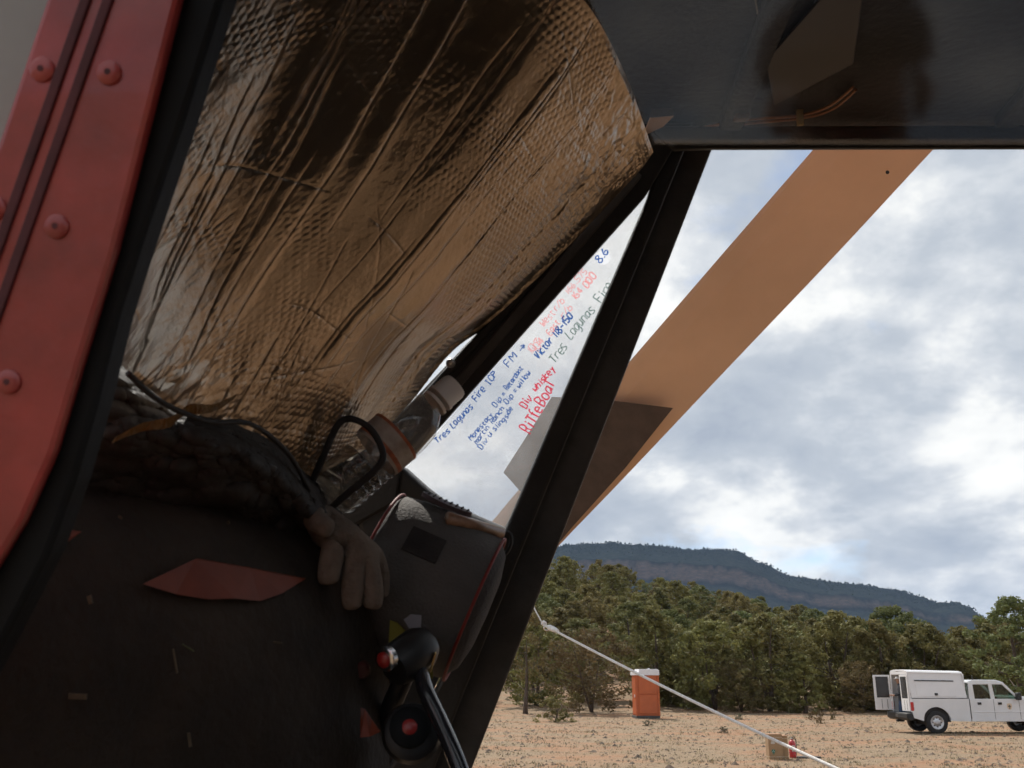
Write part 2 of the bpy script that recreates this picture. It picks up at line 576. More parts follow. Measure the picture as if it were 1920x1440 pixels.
# ------------------------------------------------------------------ mesa
crest_px = [(300, 1040), (700, 1030), (960, 1026), (1040, 1024), (1062, 1019), (1130, 1017), (1200, 1021), (1250, 1024), (1300, 1029), (1345, 1027), (1380, 1031), (1410, 1046), (1450, 1064), (1480, 1077), (1550, 1091), (1620, 1096), (1700, 1108), (1752, 1129), (1800, 1130), (1825, 1139), (1850, 1162), (1900, 1200), (1990, 1235), (2200, 1262), (2600, 1270)]
MD = 2600.0
cx = np.linspace(300, 2600, 560)
cy = np.interp(cx, [c[0] for c in crest_px], [c[1] for c in crest_px])
rows = 120
V = np.zeros((rows, len(cx), 3))
for j in range(rows):
    s = j / (rows - 1)               # 0 base .. 0.82 crest .. 1 behind
    for i in range(len(cx)):
        pt = PR(cx[i], cy[i], MD)
        crest = max(pt.z, 3.0)
        if s <= 0.82:
            q = s / 0.82
            dist = MD - 900 * (1 - q)
            # talus, cliff band, upper slope
            prof = np.interp(q, [0, 0.5, 0.79, 0.81, 0.9, 1.0], [0, 0.40, 0.69, 0.83, 0.90, 1.0])
            z = -25 + (crest + 25) * prof
        else:
            q = (s - 0.82) / 0.18
            dist = MD + 900 * q
            z = crest * (1 - q) - 25 * q
        V[j, i] = (pt.x * dist / MD, dist, z)
amp = np.clip(V[:, :, 2] / 120.0, 0, 1)
gul = fbm(V[:, :, 0] * 0.010, V[:, :, 1] * 0.004 + 3, 4, 21) - 0.46
V[:, :, 1] += gul * 100 * amp
V[:, :, 2] += (fbm(V[:, :, 0] * 0.03, V[:, :, 1] * 0.03, 3, 31) - 0.45) * 9 * amp
mm = bpy.data.materials.new('mesa_forest'); mm.use_nodes = True
nt = mm.node_tree; b = nt.nodes['Principled BSDF']; b.inputs['Roughness'].default_value = 1.0; b.inputs['Specular IOR Level'].default_value = 0.0
tcn = nt.nodes.new('ShaderNodeTexCoord')
forest = gramp(gnoise(0.085, 6, 0.7), [(0.36, (0.007, 0.011, 0.01)), (0.52, (0.014, 0.019, 0.015)), (0.68, (0.034, 0.034, 0.028))])  # forest colour lowered to stand in for cloud shadow over the mesa
rock = gramp(gnoise(0.06, 8, 0.8, (1, 1, 3.5)), [(0.35, (0.07, 0.055, 0.045)), (0.65, (0.20, 0.135, 0.10))])
geo = nt.nodes.new('ShaderNodeNewGeometry'); sp = nt.nodes.new('ShaderNodeSeparateXYZ')
nt.links.new(geo.outputs['Normal'], sp.inputs[0])
steep = nt.nodes.new('ShaderNodeMapRange'); steep.inputs[1].default_value = 0.72; steep.inputs[2].default_value = 0.55; steep.inputs[3].default_value = 0; steep.inputs[4].default_value = 0.75
nt.links.new(sp.outputs[2], steep.inputs[0])
brk = gramp(gnoise(0.02, 6, 0.7), [(0.32, (0, 0, 0)), (0.5, (1, 1, 1))])
mu = nt.nodes.new('ShaderNodeMath'); mu.operation = 'MULTIPLY'
nt.links.new(steep.outputs[0], mu.inputs[0]); nt.links.new(brk, mu.inputs[1])
nt.links.new(gmix(mu.outputs[0], forest, rock), b.inputs['Base Color'])
mesa = grid_mesh('mesa', V, mm, False)
tag(mesa, 'long forested mesa with a cliff band on the skyline', None, kind='structure')
# trees fringing the mesa crest (far wood that reads as one mass)
rng = random.Random(5)
vs, fs = [], []
jc = int(0.82 * (rows - 1))
for k in range(2600):
    i = rng.randrange(150, len(cx) - 1); j = jc - int(abs(rng.gauss(0, 5)))
    if V[j, i, 2] < 20: continue
    p_ = Vector(V[j, i]); p_.x += rng.uniform(-6, 6)
    h = rng.uniform(3, 6.5); w = rng.uniform(2, 4)
    n0 = len(vs)
    for a in range(5):
        vs.append((p_.x + w * math.cos(a * 1.257 + k), p_.y + w * math.sin(a * 1.257 + k), p_.z + h * 0.3 * rng.random()))
    vs.append((p_.x + rng.uniform(-1, 1), p_.y, p_.z + h))
    for a in range(5): fs.append((n0 + a, n0 + (a + 1) % 5, n0 + 5))
mf = link('mesa_woods', mesh('mesa_woods', vs, fs), mat('mesa_tree', (0.022, 0.032, 0.022), 1.0, var=0.3, vscale=0.05, spec=0))
tag(mf, 'dark fringe of pines along the crest of the mesa', 'woods', kind='stuff')
# ------------------------------------------------------------------ trees
M['leaf_juniper'] = mat('leaf_juniper', (0.235, 0.215, 0.075), 0.75, col2=(0.14, 0.135, 0.052), vscale=1.6, spec=0.25, obj_random=0.22)
M['leaf_dry'] = mat('leaf_dry', (0.19, 0.15, 0.065), 0.8, col2=(0.11, 0.095, 0.042), vscale=1.5, spec=0.2, obj_random=0.1)
M['leaf_pine'] = mat('leaf_pine', (0.19, 0.20, 0.075), 0.75, col2=(0.11, 0.125, 0.05), vscale=1.5, spec=0.25, obj_random=0.12)
for k_ in ('leaf_juniper', 'leaf_dry', 'leaf_pine'):
    nt = M[k_].node_tree; b = nt.nodes['Principled BSDF']
    tl = nt.nodes.new('ShaderNodeBsdfTranslucent'); ms = nt.nodes.new('ShaderNodeMixShader'); ms.inputs[0].default_value = 0.30
    src = b.inputs['Base Color'].links[0].from_socket
    nt.links.new(src, tl.inputs[0]); o_ = nt.nodes['Material Output']
    nt.links.new(b.outputs[0], ms.inputs[1]); nt.links.new(tl.outputs[0], ms.inputs[2]); nt.links.new(ms.outputs[0], o_.inputs[0])
M['bark'] = mat('bark', (0.090, 0.066, 0.050), 0.95, var=0.35, vscale=9, bump=0.5, bscale=30)
M['sage'] = mat('sage', (0.20, 0.19, 0.12), 0.9, col2=(0.11, 0.105, 0.065), vscale=5, obj_random=0.2)


def crown_mesh(name, seed, h, w, base, n_clump, per, size, shape='round', open_=0.0):
    """many small leaf faces in clumps through the volume of the crown; z from base to h"""
    rg = random.Random(seed)
    vs, fs = [], []
    lob = [(rg.uniform(0, 6.28), rg.uniform(0.10, 0.30), rg.randint(2, 4)) for _ in range(3)]
    for c in range(n_clump):
        t = rg.random() ** 0.9
        if shape == 'round': env = math.sin(math.pi * (0.16 + 0.82 * t)) ** 0.6
        elif shape == 'cone': env = (1 - t) ** 0.75 * 0.95 + 0.10
        elif shape == 'bush': env = math.cos(t * 1.45) ** 0.5
        else: env = math.sin(math.pi * (0.14 + 0.84 * t)) ** 0.7
        a = rg.uniform(0, 2 * math.pi)
        wob = 1 + sum(am * math.sin(k_ * a + ph + t * 5) for ph, am, k_ in lob)
        rr = w * 0.5 * env * wob * (rg.random() ** 0.38)
        z = base + (h - base) * t
        cxp, cyp = rr * math.cos(a), rr * math.sin(a)
        cr = rg.uniform(0.055, 0.115) * w * (1.0 - 0.35 * t)
        if rg.random() < open_: continue
        for k in range(per):
            d = Vector((rg.gauss(0, 1), rg.gauss(0, 1), rg.gauss(0.15, 0.8)))
            if d.length < 1e-3: continue
            d.normalize()
            p_ = Vector((cxp, cyp, z)) + d * cr * rg.uniform(0.55, 1.08)
            if p_.z < base * 0.6: p_.z = base * 0.6 + rg.random() * 0.1
            nrm = (d + Vector((rg.gauss(0, .5), rg.gauss(0, .5), rg.gauss(0, .5)))).normalized()
            a1 = nrm.orthogonal().normalized()
            a1.rotate(Matrix.Rotation(rg.uniform(0, 6.28), 3, nrm))
            a2 = nrm.cross(a1)
            s1 = size * rg.uniform(0.6, 1.5); s2 = s1 * rg.uniform(0.35, 0.7)
            n0 = len(vs)
            vs += [p_ - a1 * s1, p_ + a2 * s2 * 0.8, p_ + a1 * s1, p_ - a2 * s2]
            fs.append((n0, n0 + 1, n0 + 2, n0 + 3))
    return mesh(name, vs, fs)


def trunk_mesh(name, seed, h, w, multi=1, r0=0.14):
    rg = random.Random(seed)
    bm = bmesh.new()
    for k in range(multi):
        lean = Vector((rg.uniform(-0.15, 0.15) + (k - (multi - 1) / 2) * 0.18, rg.uniform(-0.12, 0.12), 1))
        top = h * rg.uniform(0.72, 0.9)
        pts = [Vector((lean.x * t * top + 0.06 * math.sin(t * 7 + seed), lean.y * t * top, t * top)) for t in (0, .15, .35, .6, .85, 1)]
        bm_tube(bm, pts, [r0 * q / (1 + 0.3 * (multi - 1)) for q in (1.25, 1, .8, .55, .3, .12)], 7)
        for q in range(11):
            t = rg.uniform(0.22, 0.92)
            o = pts[0].lerp(pts[-1], t)
            a = rg.uniform(0, 6.28); L = w * 0.48 * rg.uniform(0.6, 1.0) * (1.1 - 0.5 * t)
            e = o + Vector((math.cos(a) * L, math.sin(a) * L, L * rg.uniform(0.1, 0.7)))
            mid = o.lerp(e, 0.5) + Vector((0, 0, -0.05 * L))
            bm_tube(bm, [o, mid, e], [r0 * 0.38 * (1.1 - t), r0 * 0.24 * (1.1 - t), 0.008], 5)
    bmesh.ops.recalc_face_normals(bm, faces=bm.faces)
    me = bpy.data.meshes.new(name); bm.to_mesh(me); bm.free()
    me.polygons.foreach_set('use_smooth', [True] * len(me.polygons))
    return me


KIND = {}
for k, (hh, ww, bb, shp, nc, per, sz, mt, mul, r0) in {
    'juniper_a': (5.0, 3.9, 0.12, 'round', 150, 62, 0.085, 'leaf_juniper', 2, 0.13),
    'juniper_b': (5.0, 3.5, 0.15, 'oval', 140, 62, 0.085, 'leaf_juniper', 1, 0.15),
    'juniper_c': (5.0, 4.3, 0.10, 'round', 155, 60, 0.085, 'leaf_juniper', 3, 0.12),
    'juniper_d': (5.0, 3.0, 0.10, 'cone', 120, 60, 0.085, 'leaf_juniper', 1, 0.13),
    'pinyon': (7.0, 4.8, 1.1, 'oval', 125, 70, 0.095, 'leaf_pine', 1, 0.2),
    'dry': (5.0, 5.2, 0.15, 'round', 120, 58, 0.075, 'leaf_dry', 3, 0.10),
    'sparse': (5.4, 3.4, 0.9, 'oval', 60, 36, 0.07, 'leaf_dry', 1, 0.12),
    'bush': (1.6, 1.8, 0.03, 'bush', 60, 55, 0.045, 'leaf_juniper', 3, 0.04),
}.items():
    sd = sum(map(ord, k))
    cm = crown_mesh('crown_' + k, sd, hh, ww, bb, nc, per, sz, shp); cm.materials.append(M[mt])
    tm = trunk_mesh('trunk_' + k, sd + 1, hh, ww, mul, r0); tm.materials.append(M['bark'])
    KIND[k] = (cm, tm, hh, ww)


def tree(name, kind, x, y, h, w, label, cat='tree', group=None, rz=None, sink=0.05):
    cm, tm, hh, ww = KIND[kind]
    e = empty(name, (x, y, tz(x, y) - sink), label, cat, group, random.uniform(0, 6.28) if rz is None else rz)
    e.scale = (w / ww, w / ww, h / hh)
    c = bpy.data.objects.new('crown', cm); C.objects.link(c); c.parent = e
    t = bpy.data.objects.new('trunk', tm); C.objects.link(t); t.parent = e
    return e


def px_tree(name, kind, px, ytop, wpx, dist, label, cat='tree', group=None):
    p_ = PR(px, ytop, dist)
    g = tz(p_.x, dist)
    h = p_.z - g
    w = wpx / FPX * (dist / math.cos(PITCH)) * 0.98
    return tree(name, kind, p_.x, dist, h, w, label, cat, group)


# the front row, seen one by one
px_tree('juniper_tree', 'sparse', 985, 1145, 110, 56, 'half-bare dark juniper just right of the black cockpit post')
px_tree('juniper_shrub', 'dry', 1106, 1180, 185, 57, 'big brownish juniper bush left of the orange toilet', 'shrub')
px_tree('juniper_shrub', 'bush', 1042, 1303, 66, 47.5, 'small olive bush in front of the brownish juniper', 'shrub')
px_tree('juniper_tree', 'juniper_b', 1222, 1140, 120, 62, 'olive juniper rising right behind the orange toilet')
px_tree('juniper_tree', 'juniper_c', 1330, 1165, 150, 60, 'wide olive juniper between the toilet and the clearing')
px_tree('juniper_tree', 'juniper_a', 1432, 1155, 150, 59, 'tall full juniper above the white rope in the middle')
px_tree('juniper_tree', 'juniper_d', 1502, 1228, 80, 57, 'low cone-shaped juniper at the edge of the clearing')
px_tree('juniper_tree', 'juniper_a', 1560, 1150, 140, 61, 'tall juniper left of the open truck door')
px_tree('juniper_tree', 'juniper_b', 1640, 1165, 120, 60, 'juniper standing right behind the open truck door')
px_tree('juniper_tree', 'juniper_c', 1722, 1170, 150, 60, 'broad juniper behind the white canopy of the truck')
px_tree('juniper_tree', 'juniper_a', 1805, 1178, 130, 61, 'juniper behind the gap between canopy and cab')
px_tree('pinyon_tree', 'pinyon', 1893, 1122, 165, 52, 'tall pinyon pine behind the truck cab at the right edge')
px_tree('juniper_tree', 'juniper_b', 1985, 1140, 150, 56, 'juniper beyond the right edge beside the pinyon pine')
px_tree('juniper_tree', 'juniper_c', 1270, 1250, 90, 63, 'shadowed low juniper directly behind the toilet')
px_tree('juniper_tree', 'dry', 1385, 1235, 110, 58.5, 'low dry juniper right of the toilet')
px_tree('juniper_tree', 'dry', 1610, 1240, 120, 58, 'low dry juniper left of the open truck door')
# the wooded slope
rg = random.Random(12)
placed = []
tries = 0
while len(placed) < 280 and tries < 20000:
    tries += 1
    y = 62 + 150 * rg.random() ** 1.35
    ratio = rg.uniform(-0.06, 0.60)
    x = ratio * y
    if any((x - a) ** 2 + (y - c) ** 2 < (2.1 + 0.005 * y) ** 2 for a, c in placed): continue
    placed.append((x, y))
    k = rg.choice(['juniper_a', 'juniper_b', 'juniper_c', 'juniper_a', 'juniper_c', 'juniper_d', 'pinyon'])
    hh = rg.uniform(3.9, 5.6) * (1.15 if k == 'pinyon' else 1)
    tree('juniper_tree', k, x, y, hh, hh * rg.uniform(0.78, 0.98), 'olive green juniper or pinyon among the many on the wooded slope', 'tree', 'trees on the wooded slope')

# dry clumps in the clearing, one by one
for px, py, wpx, hpx, lab in [
    (1385, 1350, 20, 14, 'small dry weed clump right of the toilet, alone on bare dirt'),
    (1358, 1374, 24, 14, 'dry weed clump below the rope, halfway to the boxes'),
    (1538, 1356, 16, 26, 'dark upright weed in the grass left of the truck'),
    (1562, 1350, 14, 20, 'thin weed right beside the dark upright one'),
    (1522, 1350, 20, 18, 'pale weed left beside the dark upright one'),
    (1468, 1324, 34, 20, 'pale round bush under the trees left of the truck'),
    (975, 1330, 46, 22, 'grey-green sage clump on the red bank by the post'),
    (955, 1318, 30, 18, 'dark sage clump nearest the cockpit post'),
    (1215, 1362, 26, 12, 'grey weed clump at the foot of the toilet'),
]:
    v_ = CF + CR * ((px - 960.0) / FPX) + CU * ((720.0 - py) / FPX)
    t = -CAM_Z / v_.z
    g = CP + v_ * t
    e = tree('dry_weed', 'bush', g.x, g.y, hpx / FPX * t, wpx / FPX * t, lab, 'weed')
    for ch in e.children:
        if ch.name.startswith('crown'):
            ch.data = ch.data.copy(); ch.data.materials[0] = M['sage'] if 'dark' not in lab else M['leaf_dry']

# sparse grass, twigs and pebbles over the clearing (uncountable)
rg = random.Random(99)
vs, fs, mi = [], [], []
for k in range(9000):
    y = 17 + 46 * rg.random() ** 1.2
    x = rg.uniform(-0.12, 0.60) * y
    dens = noise.noise(Vector((x * 0.35, y * 0.5, 3)))
    if dens < -0.05 and rg.random() < 0.75: continue
    z = tz(x, y) - 0.01
    for q in range(rg.randint(4, 8)):
        a = rg.uniform(0, 6.28); L = rg.uniform(0.02, 0.085); o = Vector((x + rg.gauss(0, .05), y + rg.gauss(0, .05), z))
        tip = o + Vector((math.cos(a) * L * 0.6, math.sin(a) * L * 0.6, L)); s = Vector((-math.sin(a), math.cos(a), 0)) * 0.011
        n0 = len(vs); vs += [o - s, o + s, tip]; fs.append((n0, n0 + 1, n0 + 2)); mi.append(0 if rg.random() < 0.62 else 1)
gr = mesh('dry_grass', vs, fs)
for q in (mat('grass_straw', (0.40, 0.33, 0.20), 0.9, var=0.25, vscale=0.6), mat('grass_grey', (0.20, 0.175, 0.12), 0.9, var=0.2, vscale=0.6)): gr.materials.append(q)
gr.polygons.foreach_set('material_index', mi)
tag(link('dry_grass', gr), 'short dry straw-coloured grass over the clearing', 'grass', kind='stuff')
vs, fs = [], []
for k in range(5500):
    y = 17 + 44 * rg.random() ** 1.3
    x = rg.uniform(-0.10, 0.58) * y; z = tz(x, y); s = rg.uniform(0.012, 0.05) * (2.2 if rg.random() < .08 else 1)
    n0 = len(vs); ph = rg.uniform(0, 6)
    for a in range(5): vs.append((x + s * rg.uniform(.7, 1.4) * math.cos(a * 1.257 + ph), y + s * math.sin(a * 1.257 + ph), z - 0.01 + s * 0.3 * rg.random()))
    vs.append((x, y, z + s * rg.uniform(0.4, 0.9)))
    for a in range(5): fs.append((n0 + a, n0 + (a + 1) % 5, n0 + 5))
tag(link('pebbles', mesh('pebbles', vs, fs), mat('pebble', (0.20, 0.14, 0.10), 0.9, col2=(0.07, 0.055, 0.042), vscale=0.8)), 'scattered small stones and clods in the dirt', 'pebbles', kind='stuff')


# ------------------------------------------------------------------ small people (one skinned body)
def figure(name, joints, edges, mats, pick, parent=None, root=0, sub=2):
    me = bpy.data.meshes.new(name)
    me.from_pydata([j[0] for j in joints], edges, [])
    o = bpy.data.objects.new(name, me); C.objects.link(o)
    sk = o.modifiers.new('skin', 'SKIN'); sk.use_smooth_shade = True
    for i, j in enumerate(joints):
        r_ = j[1]
        me.skin_vertices[0].data[i].radius = (r_, r_) if not isinstance(r_, tuple) else r_
    me.skin_vertices[0].data[root].use_root = True
    sb = o.modifiers.new('sub', 'SUBSURF'); sb.levels = sub; sb.render_levels = sub
    dg = bpy.context.evaluated_depsgraph_get(); dg.update()
    me2 = bpy.data.meshes.new_from_object(o.evaluated_get(dg))
    bpy.data.objects.remove(o)
    me2.materials.clear()
    for m_ in mats: me2.materials.append(m_)
    for p_ in me2.polygons:
        p_.material_index = pick(p_.center); p_.use_smooth = True
    me2.name = name
    o = bpy.data.objects.new(name, me2); C.objects.link(o)
    if parent is not None: o.parent = parent
    return o


M['skin'] = mat('skin', (0.42, 0.24, 0.16), 0.6, var=0.08)
M['dark_cloth'] = mat('dark_cloth', (0.020, 0.022, 0.030), 0.9, var=0.3, vscale=12, bump=0.3, bscale=60)
M['jeans'] = mat('jeans', (0.05, 0.08, 0.15), 0.9, var=0.2, vscale=20)
M['white_cap'] = mat('white_cap', (0.7, 0.69, 0.66), 0.8)
M['shoe'] = mat('shoe', (0.03, 0.022, 0.018), 0.7)


def person(label, loc, rz, h=1.76, cap='white_cap', shirt='dark_cloth', pants='jeans', arms='front', cat='person', kneel=False):
    s = h / 1.76
    dz = -0.43 if kneel else 0.0
    e = empty('person', loc, label, cat, None, rz)
    J = [((0, 0, 0.95), (0.15, 0.115)), ((0, 0, 1.15), (0.145, 0.105)), ((0, 0, 1.38), (0.165, 0.11)), ((0, 0.01, 1.50), 0.062), ((0, 0.03, 1.58), 0.075), ((0, 0.04, 1.67), (0.085, 0.105)), ((0, 0.035, 1.74), 0.065)]
    E_ = [(0, 1), (1, 2), (2, 3), (3, 4), (4, 5), (5, 6)]
    for sx in (-1, 1):
        n0 = len(J)
        if arms == 'front':
            A = [((sx * 0.19, 0, 1.42), 0.062), ((sx * 0.25, 0.03, 1.16), 0.048), ((sx * 0.17, 0.27, 1.10), 0.037), ((sx * 0.15, 0.34, 1.11), (0.026, 0.042)), ((sx * 0.14, 0.40, 1.12), (0.018, 0.036))]
        else:
            A = [((sx * 0.19, 0, 1.42), 0.062), ((sx * 0.27, 0.13, 1.28), 0.05), ((sx * 0.13, 0.28, 1.50), 0.038), ((sx * 0.09, 0.30, 1.56), (0.03, 0.042)), ((sx * 0.05, 0.31, 1.60), (0.022, 0.036))]
        J += [(a_, r_) for a_, r_ in A]
        E_ += [(2, n0), (n0, n0 + 1), (n0 + 1, n0 + 2), (n0 + 2, n0 + 3), (n0 + 3, n0 + 4)]
        n0 = len(J)
        if kneel:
            J += [((sx * 0.10, 0, 0.86), 0.105), ((sx * 0.12, 0.07, 0.50), 0.066), ((sx * 0.125, -0.32, 0.50), 0.046), ((sx * 0.13, -0.37, 0.49), 0.042), ((sx * 0.13, -0.44, 0.47), (0.036, 0.03))]
        else:
            J += [((sx * 0.10, 0, 0.86), 0.105), ((sx * 0.12, 0.02, 0.48), 0.066), ((sx * 0.125, -0.01, 0.10), 0.046), ((sx * 0.13, 0.02, 0.045), 0.042), ((sx * 0.14, 0.16, 0.035), (0.036, 0.03))]
        E_ += [(0, n0), (n0, n0 + 1), (n0 + 1, n0 + 2), (n0 + 2, n0 + 3), (n0 + 3, n0 + 4)]
    J = [((a_[0] * s, a_[1] * s, (a_[2] + dz) * s), (r_ * s if not isinstance(r_, tuple) else tuple(q * s for q in r_))) for a_, r_ in J]

    def pick(c):
        z = c.z / s - dz; y = c.y / s
        if z > 1.53 and abs(c.x / s) < 0.14 and y < 0.2: return 2
        if y > 0.245 and z > 1.0: return 2
        if z > 0.93: return 0
        if z > 0.075 and not (kneel and y < -0.34): return 1
        return 3
    b_ = figure('body', J, E_, [M[shirt], M[pants], M['skin'], M['shoe']], pick, e)
    # nose, ears and eyes give the head a face
    bm = bmesh.new()
    bm_tube(bm, [Vector((0, 0.135, 1.675)) * s, Vector((0, 0.158, 1.645)) * s, Vector((0, 0.14, 1.632)) * s], [0.008 * s, 0.015 * s, 0.010 * s], 6)
    for sx in (-1, 1): bm_tube(bm, [Vector((sx * 0.082, 0.03, 1.69)) * s, Vector((sx * 0.094, 0.02, 1.66)) * s, Vector((sx * 0.083, 0.03, 1.63)) * s], [0.008 * s, 0.014 * s, 0.008 * s], 6)
    bm_obj('face_features', bm, M['skin'], e, True).location.z = dz * s
    bm = bmesh.new()
    for sx in (-1, 1): bm_lathe(bm, [(0, 0.010 * s), (0.006 * s, 0.006 * s)], Vector((sx * 0.034, 0.128, 1.685)) * s, (0, 1, 0), 8)
    bm_obj('eyes', bm, M['shoe'], e, True).location.z = dz * s
    bm = bmesh.new()
    prof = [(0.0, 0.108), (0.03, 0.108), (0.065, 0.094), (0.09, 0.065), (0.102, 0.02)]
    bm_lathe(bm, [(a_ * s, r_ * s) for a_, r_ in prof], Vector((0, 0.035, 1.70)) * s, (0, 0, 1), 20)
    v0 = [Vector((math.cos(a_) * 0.09, 0.105 + math.sin(a_) * 0.11, 1.712)) * s for a_ in np.linspace(0, math.pi, 9)]
    bm_prism(bm, v0, [q - Vector((0, 0, 0.01)) for q in v0])
    bm_obj('cap', bm, M[cap], e, True).location.z = dz * s
    return e


# ------------------------------------------------------------------ portable toilet
def gpt(px, py):
    v_ = CF + CR * ((px - 960.0) / FPX) + CU * ((720.0 - py) / FPX)
    return CP + v_ * (-CAM_Z / v_.z)


M['toilet_orange'] = mat('toilet_orange', (0.48, 0.115, 0.036), 0.55, var=0.08, vscale=3)
M['toilet_white'] = mat('toilet_white', (0.75, 0.74, 0.76), 0.5, var=0.05)
M['toilet_base'] = mat('toilet_base', (0.07, 0.065, 0.06), 0.8, var=0.2)
g = gpt(1214, 1339); g = CP + (PR(1214, 1339, 51.3) - CP); 
t_ = empty('portable_toilet', (g.x, g.y + 0.55, tz(g.x, g.y + 0.55)), 'orange portable toilet with white roof at the edge of the trees', 'toilet', None, math.radians(4))
W_ = 0.59
box('base_skid', -W_, W_, -W_, W_, -0.05, 0.14, M['toilet_base'], t_, 0.02)
box('wall', -W_ + .03, W_ - .03, -W_ + .03, W_ - .03, 0.14, 2.12, M['toilet_orange'], t_, 0.02)
for k in range(2):
    z0 = 0.24 + k * 0.93
    box('wall_panel', -0.44, 0.44, -W_ - 0.005, -W_ + .04, z0, z0 + 0.86, M['toilet_orange'], t_, 0.012)
for sx in (-1, 1):
    box('corner_post', sx * (W_ - .03) - .04, sx * (W_ - .03) + .04, -W_ - .012, -W_ + .07, 0.14, 2.10, M['toilet_orange'], t_, 0.015)
box('door', -W_ + .005, -W_ + .045, -0.40, 0.42, 0.2, 2.0, M['toilet_orange'], t_, 0.01)
box('door_handle', -W_ - .03, -W_ + .01, -0.33, -0.28, 1.0, 1.15, M['toilet_white'], t_, 0.006)
bm = bmesh.new()
pr = [(-W_ - .03, 2.06), (-W_ - .03, 2.20), (-0.42, 2.22), (-0.38, 2.36), (0.52, 2.36), (W_ + .03, 2.30), (W_ + .03, 2.06)]
bm_prism(bm, [Vector((x, -W_ - .03, z)) for x, z in pr], [Vector((x, W_ + .03, z)) for x, z in pr])
roof_ = bm_obj('roof', bm, M['toilet_white'], t_, False, 0.015)
lathe('vent_pipe', [(0, .05), (.16, .05)], (0.3, 0.4, 2.25), (0, 0, 1), M['toilet_white'], roof_, 12, world_space=False)

# ------------------------------------------------------------------ cardboard boxes, extinguisher, mat
M['card'] = mat('card', (0.34, 0.215, 0.115), 0.85, var=0.10, vscale=7)
M['card_top'] = mat('card_top', (0.40, 0.22, 0.13), 0.85, var=0.08)
M['tape'] = mat('tape', (0.55, 0.47, 0.36), 0.4)
M['print_white'] = mat('print_white', (0.62, 0.60, 0.55), 0.8)
M['print_green'] = mat('print_green', (0.03, 0.16, 0.11), 0.8)
M['ext_red'] = mat('ext_red', (0.45, 0.016, 0.018), 0.3, var=0.1, coat=0.4)
M['rubber'] = mat('rubber', (0.018, 0.017, 0.017), 0.75, var=0.2)
g = gpt(1458, 1424); GD = g.y
S = GD / math.cos(PITCH) / FPX * (math.cos(PITCH) ** 2 + 0.09)      # metres per photo pixel there
S = 1.0 / 78.0


def cbox(name, x0, x1, dy, h, label, y0=0.0, marks=True):
    e = empty(name, (g.x, g.y + 0.0, tz(g.x, g.y)), label, 'box', None, 0)
    box('carton', x0, x1, y0, y0 + dy, 0.0, h, M['card'], e, 0.006)
    box('tape_band', x0 - .003, x1 + .003, y0 - .003, y0 + dy + .003, h * 0.87, h * 0.885, M['tape'], e)
    box('tape_band', x0 - .003, x1 + .003, y0 - .0035, y0 + dy + .003, h * 0.10, h * 0.115, M['tape'], e)
    box('flap', x0 + .004, x1 - .004, y0 + .004, y0 + dy * .48, h, h + .006, M['card_top'], e)
    box('flap', x0 + .004, x1 - .004, y0 + dy * .52, y0 + dy - .004, h, h + .008, M['card_top'], e)
    if marks:
        bm = bmesh.new()
        bm_lathe(bm, [(0, 0.045), (0.002, 0.045)], (x0 + 0.11, y0 - .001, h * 0.33), (0, -1, 0), 20)
        bm_box(bm, x0 + .085, x0 + .135, y0 - .003, y0 - .001, h * 0.21, h * 0.24)
        bm_obj('printed_emblem', bm, M['print_green'], e)
        bm = bmesh.new()
        for k, a in enumerate((0, 2.094, 4.188)):
            q = Vector((x0 + 0.11 + 0.022 * math.sin(a), 0, h * 0.33 + 0.022 * math.cos(a)))
            v0 = [Vector((q.x + .013 * math.sin(a + b_), y0 - .0035, q.z + .013 * math.cos(a + b_))) for b_ in (0, 2.1, 4.2)]
            bm_prism(bm, v0, [p_ + Vector((0, -.001, 0)) for p_ in v0])
        for z_, w_ in ((0.70, .04), (0.66, .05), (0.62, .045), (0.75, .025)):
            bm_box(bm, x0 + .11 - w_, x0 + .11 + w_, y0 - .003, y0 - .001, h * z_, h * z_ + .015)
        bm_obj('printed_marks', bm, M['print_white'], e)
    return e


cbox('cardboard_box', -0.20, 0.15, 0.32, 0.60, 'tall brown cardboard box with green printed emblem on the dirt')
cbox('cardboard_box', 0.165, 0.31, 0.34, 0.56, 'narrower cardboard box between the emblem box and the extinguisher', 0.09, False)
ge = gpt(1487, 1420)
e = empty('fire_extinguisher', (ge.x, ge.y, tz(ge.x, ge.y)), 'red fire extinguisher standing beside the cardboard boxes', 'extinguisher', None, 0)
lathe('cylinder', [(0, .07), (.01, .085), (.36, .085), (.40, .07), (.43, .03), (.45, .03)], (0, 0, 0), (0, 0, 1), M['ext_red'], e, 24, world_space=False)
lathe('valve', [(0, .022), (.03, .022), (.04, .012), (.05, .012)], (0, 0, .45), (0, 0, 1), M['screw'], e, 12, world_space=False)
box('handle', -.02, .10, -.012, .012, .49, .505, M['rubber'], e, .003)
box('handle', -.02, .11, -.012, .012, .455, .468, M['rubber'], e, .003)
tube('hose', bez([(0.02, 0, .46), (.09, 0, .45), (.105, 0, .36), (.095, 0, .18), (.092, 0, .10)]), .011, M['rubber'], e, 8, False)
box('label_plate', -.04, .04, -.0885, -.083, .16, .30, M['print_white'], e)
gm_ = gpt(1510, 1420)
bm = bmesh.new()
ol = [(-0.28, 0.02), (-0.05, -0.22), (0.30, -0.16), (0.42, 0.05), (0.1, 0.22)]
bm_prism(bm, [Vector((x, y, .035 + .01 * math.sin(9 * x))) for x, y in ol], [Vector((x, y, -0.01)) for x, y in ol])
o = bm_obj('rubber_mat', bm, mat('mat_grey', (0.055, 0.05, 0.05), 0.9, var=0.3), None, False, .004)
o.location = (gm_.x, gm_.y, tz(gm_.x, gm_.y)); tag(o, 'flat dark mat on the dirt right of the extinguisher', 'mat')

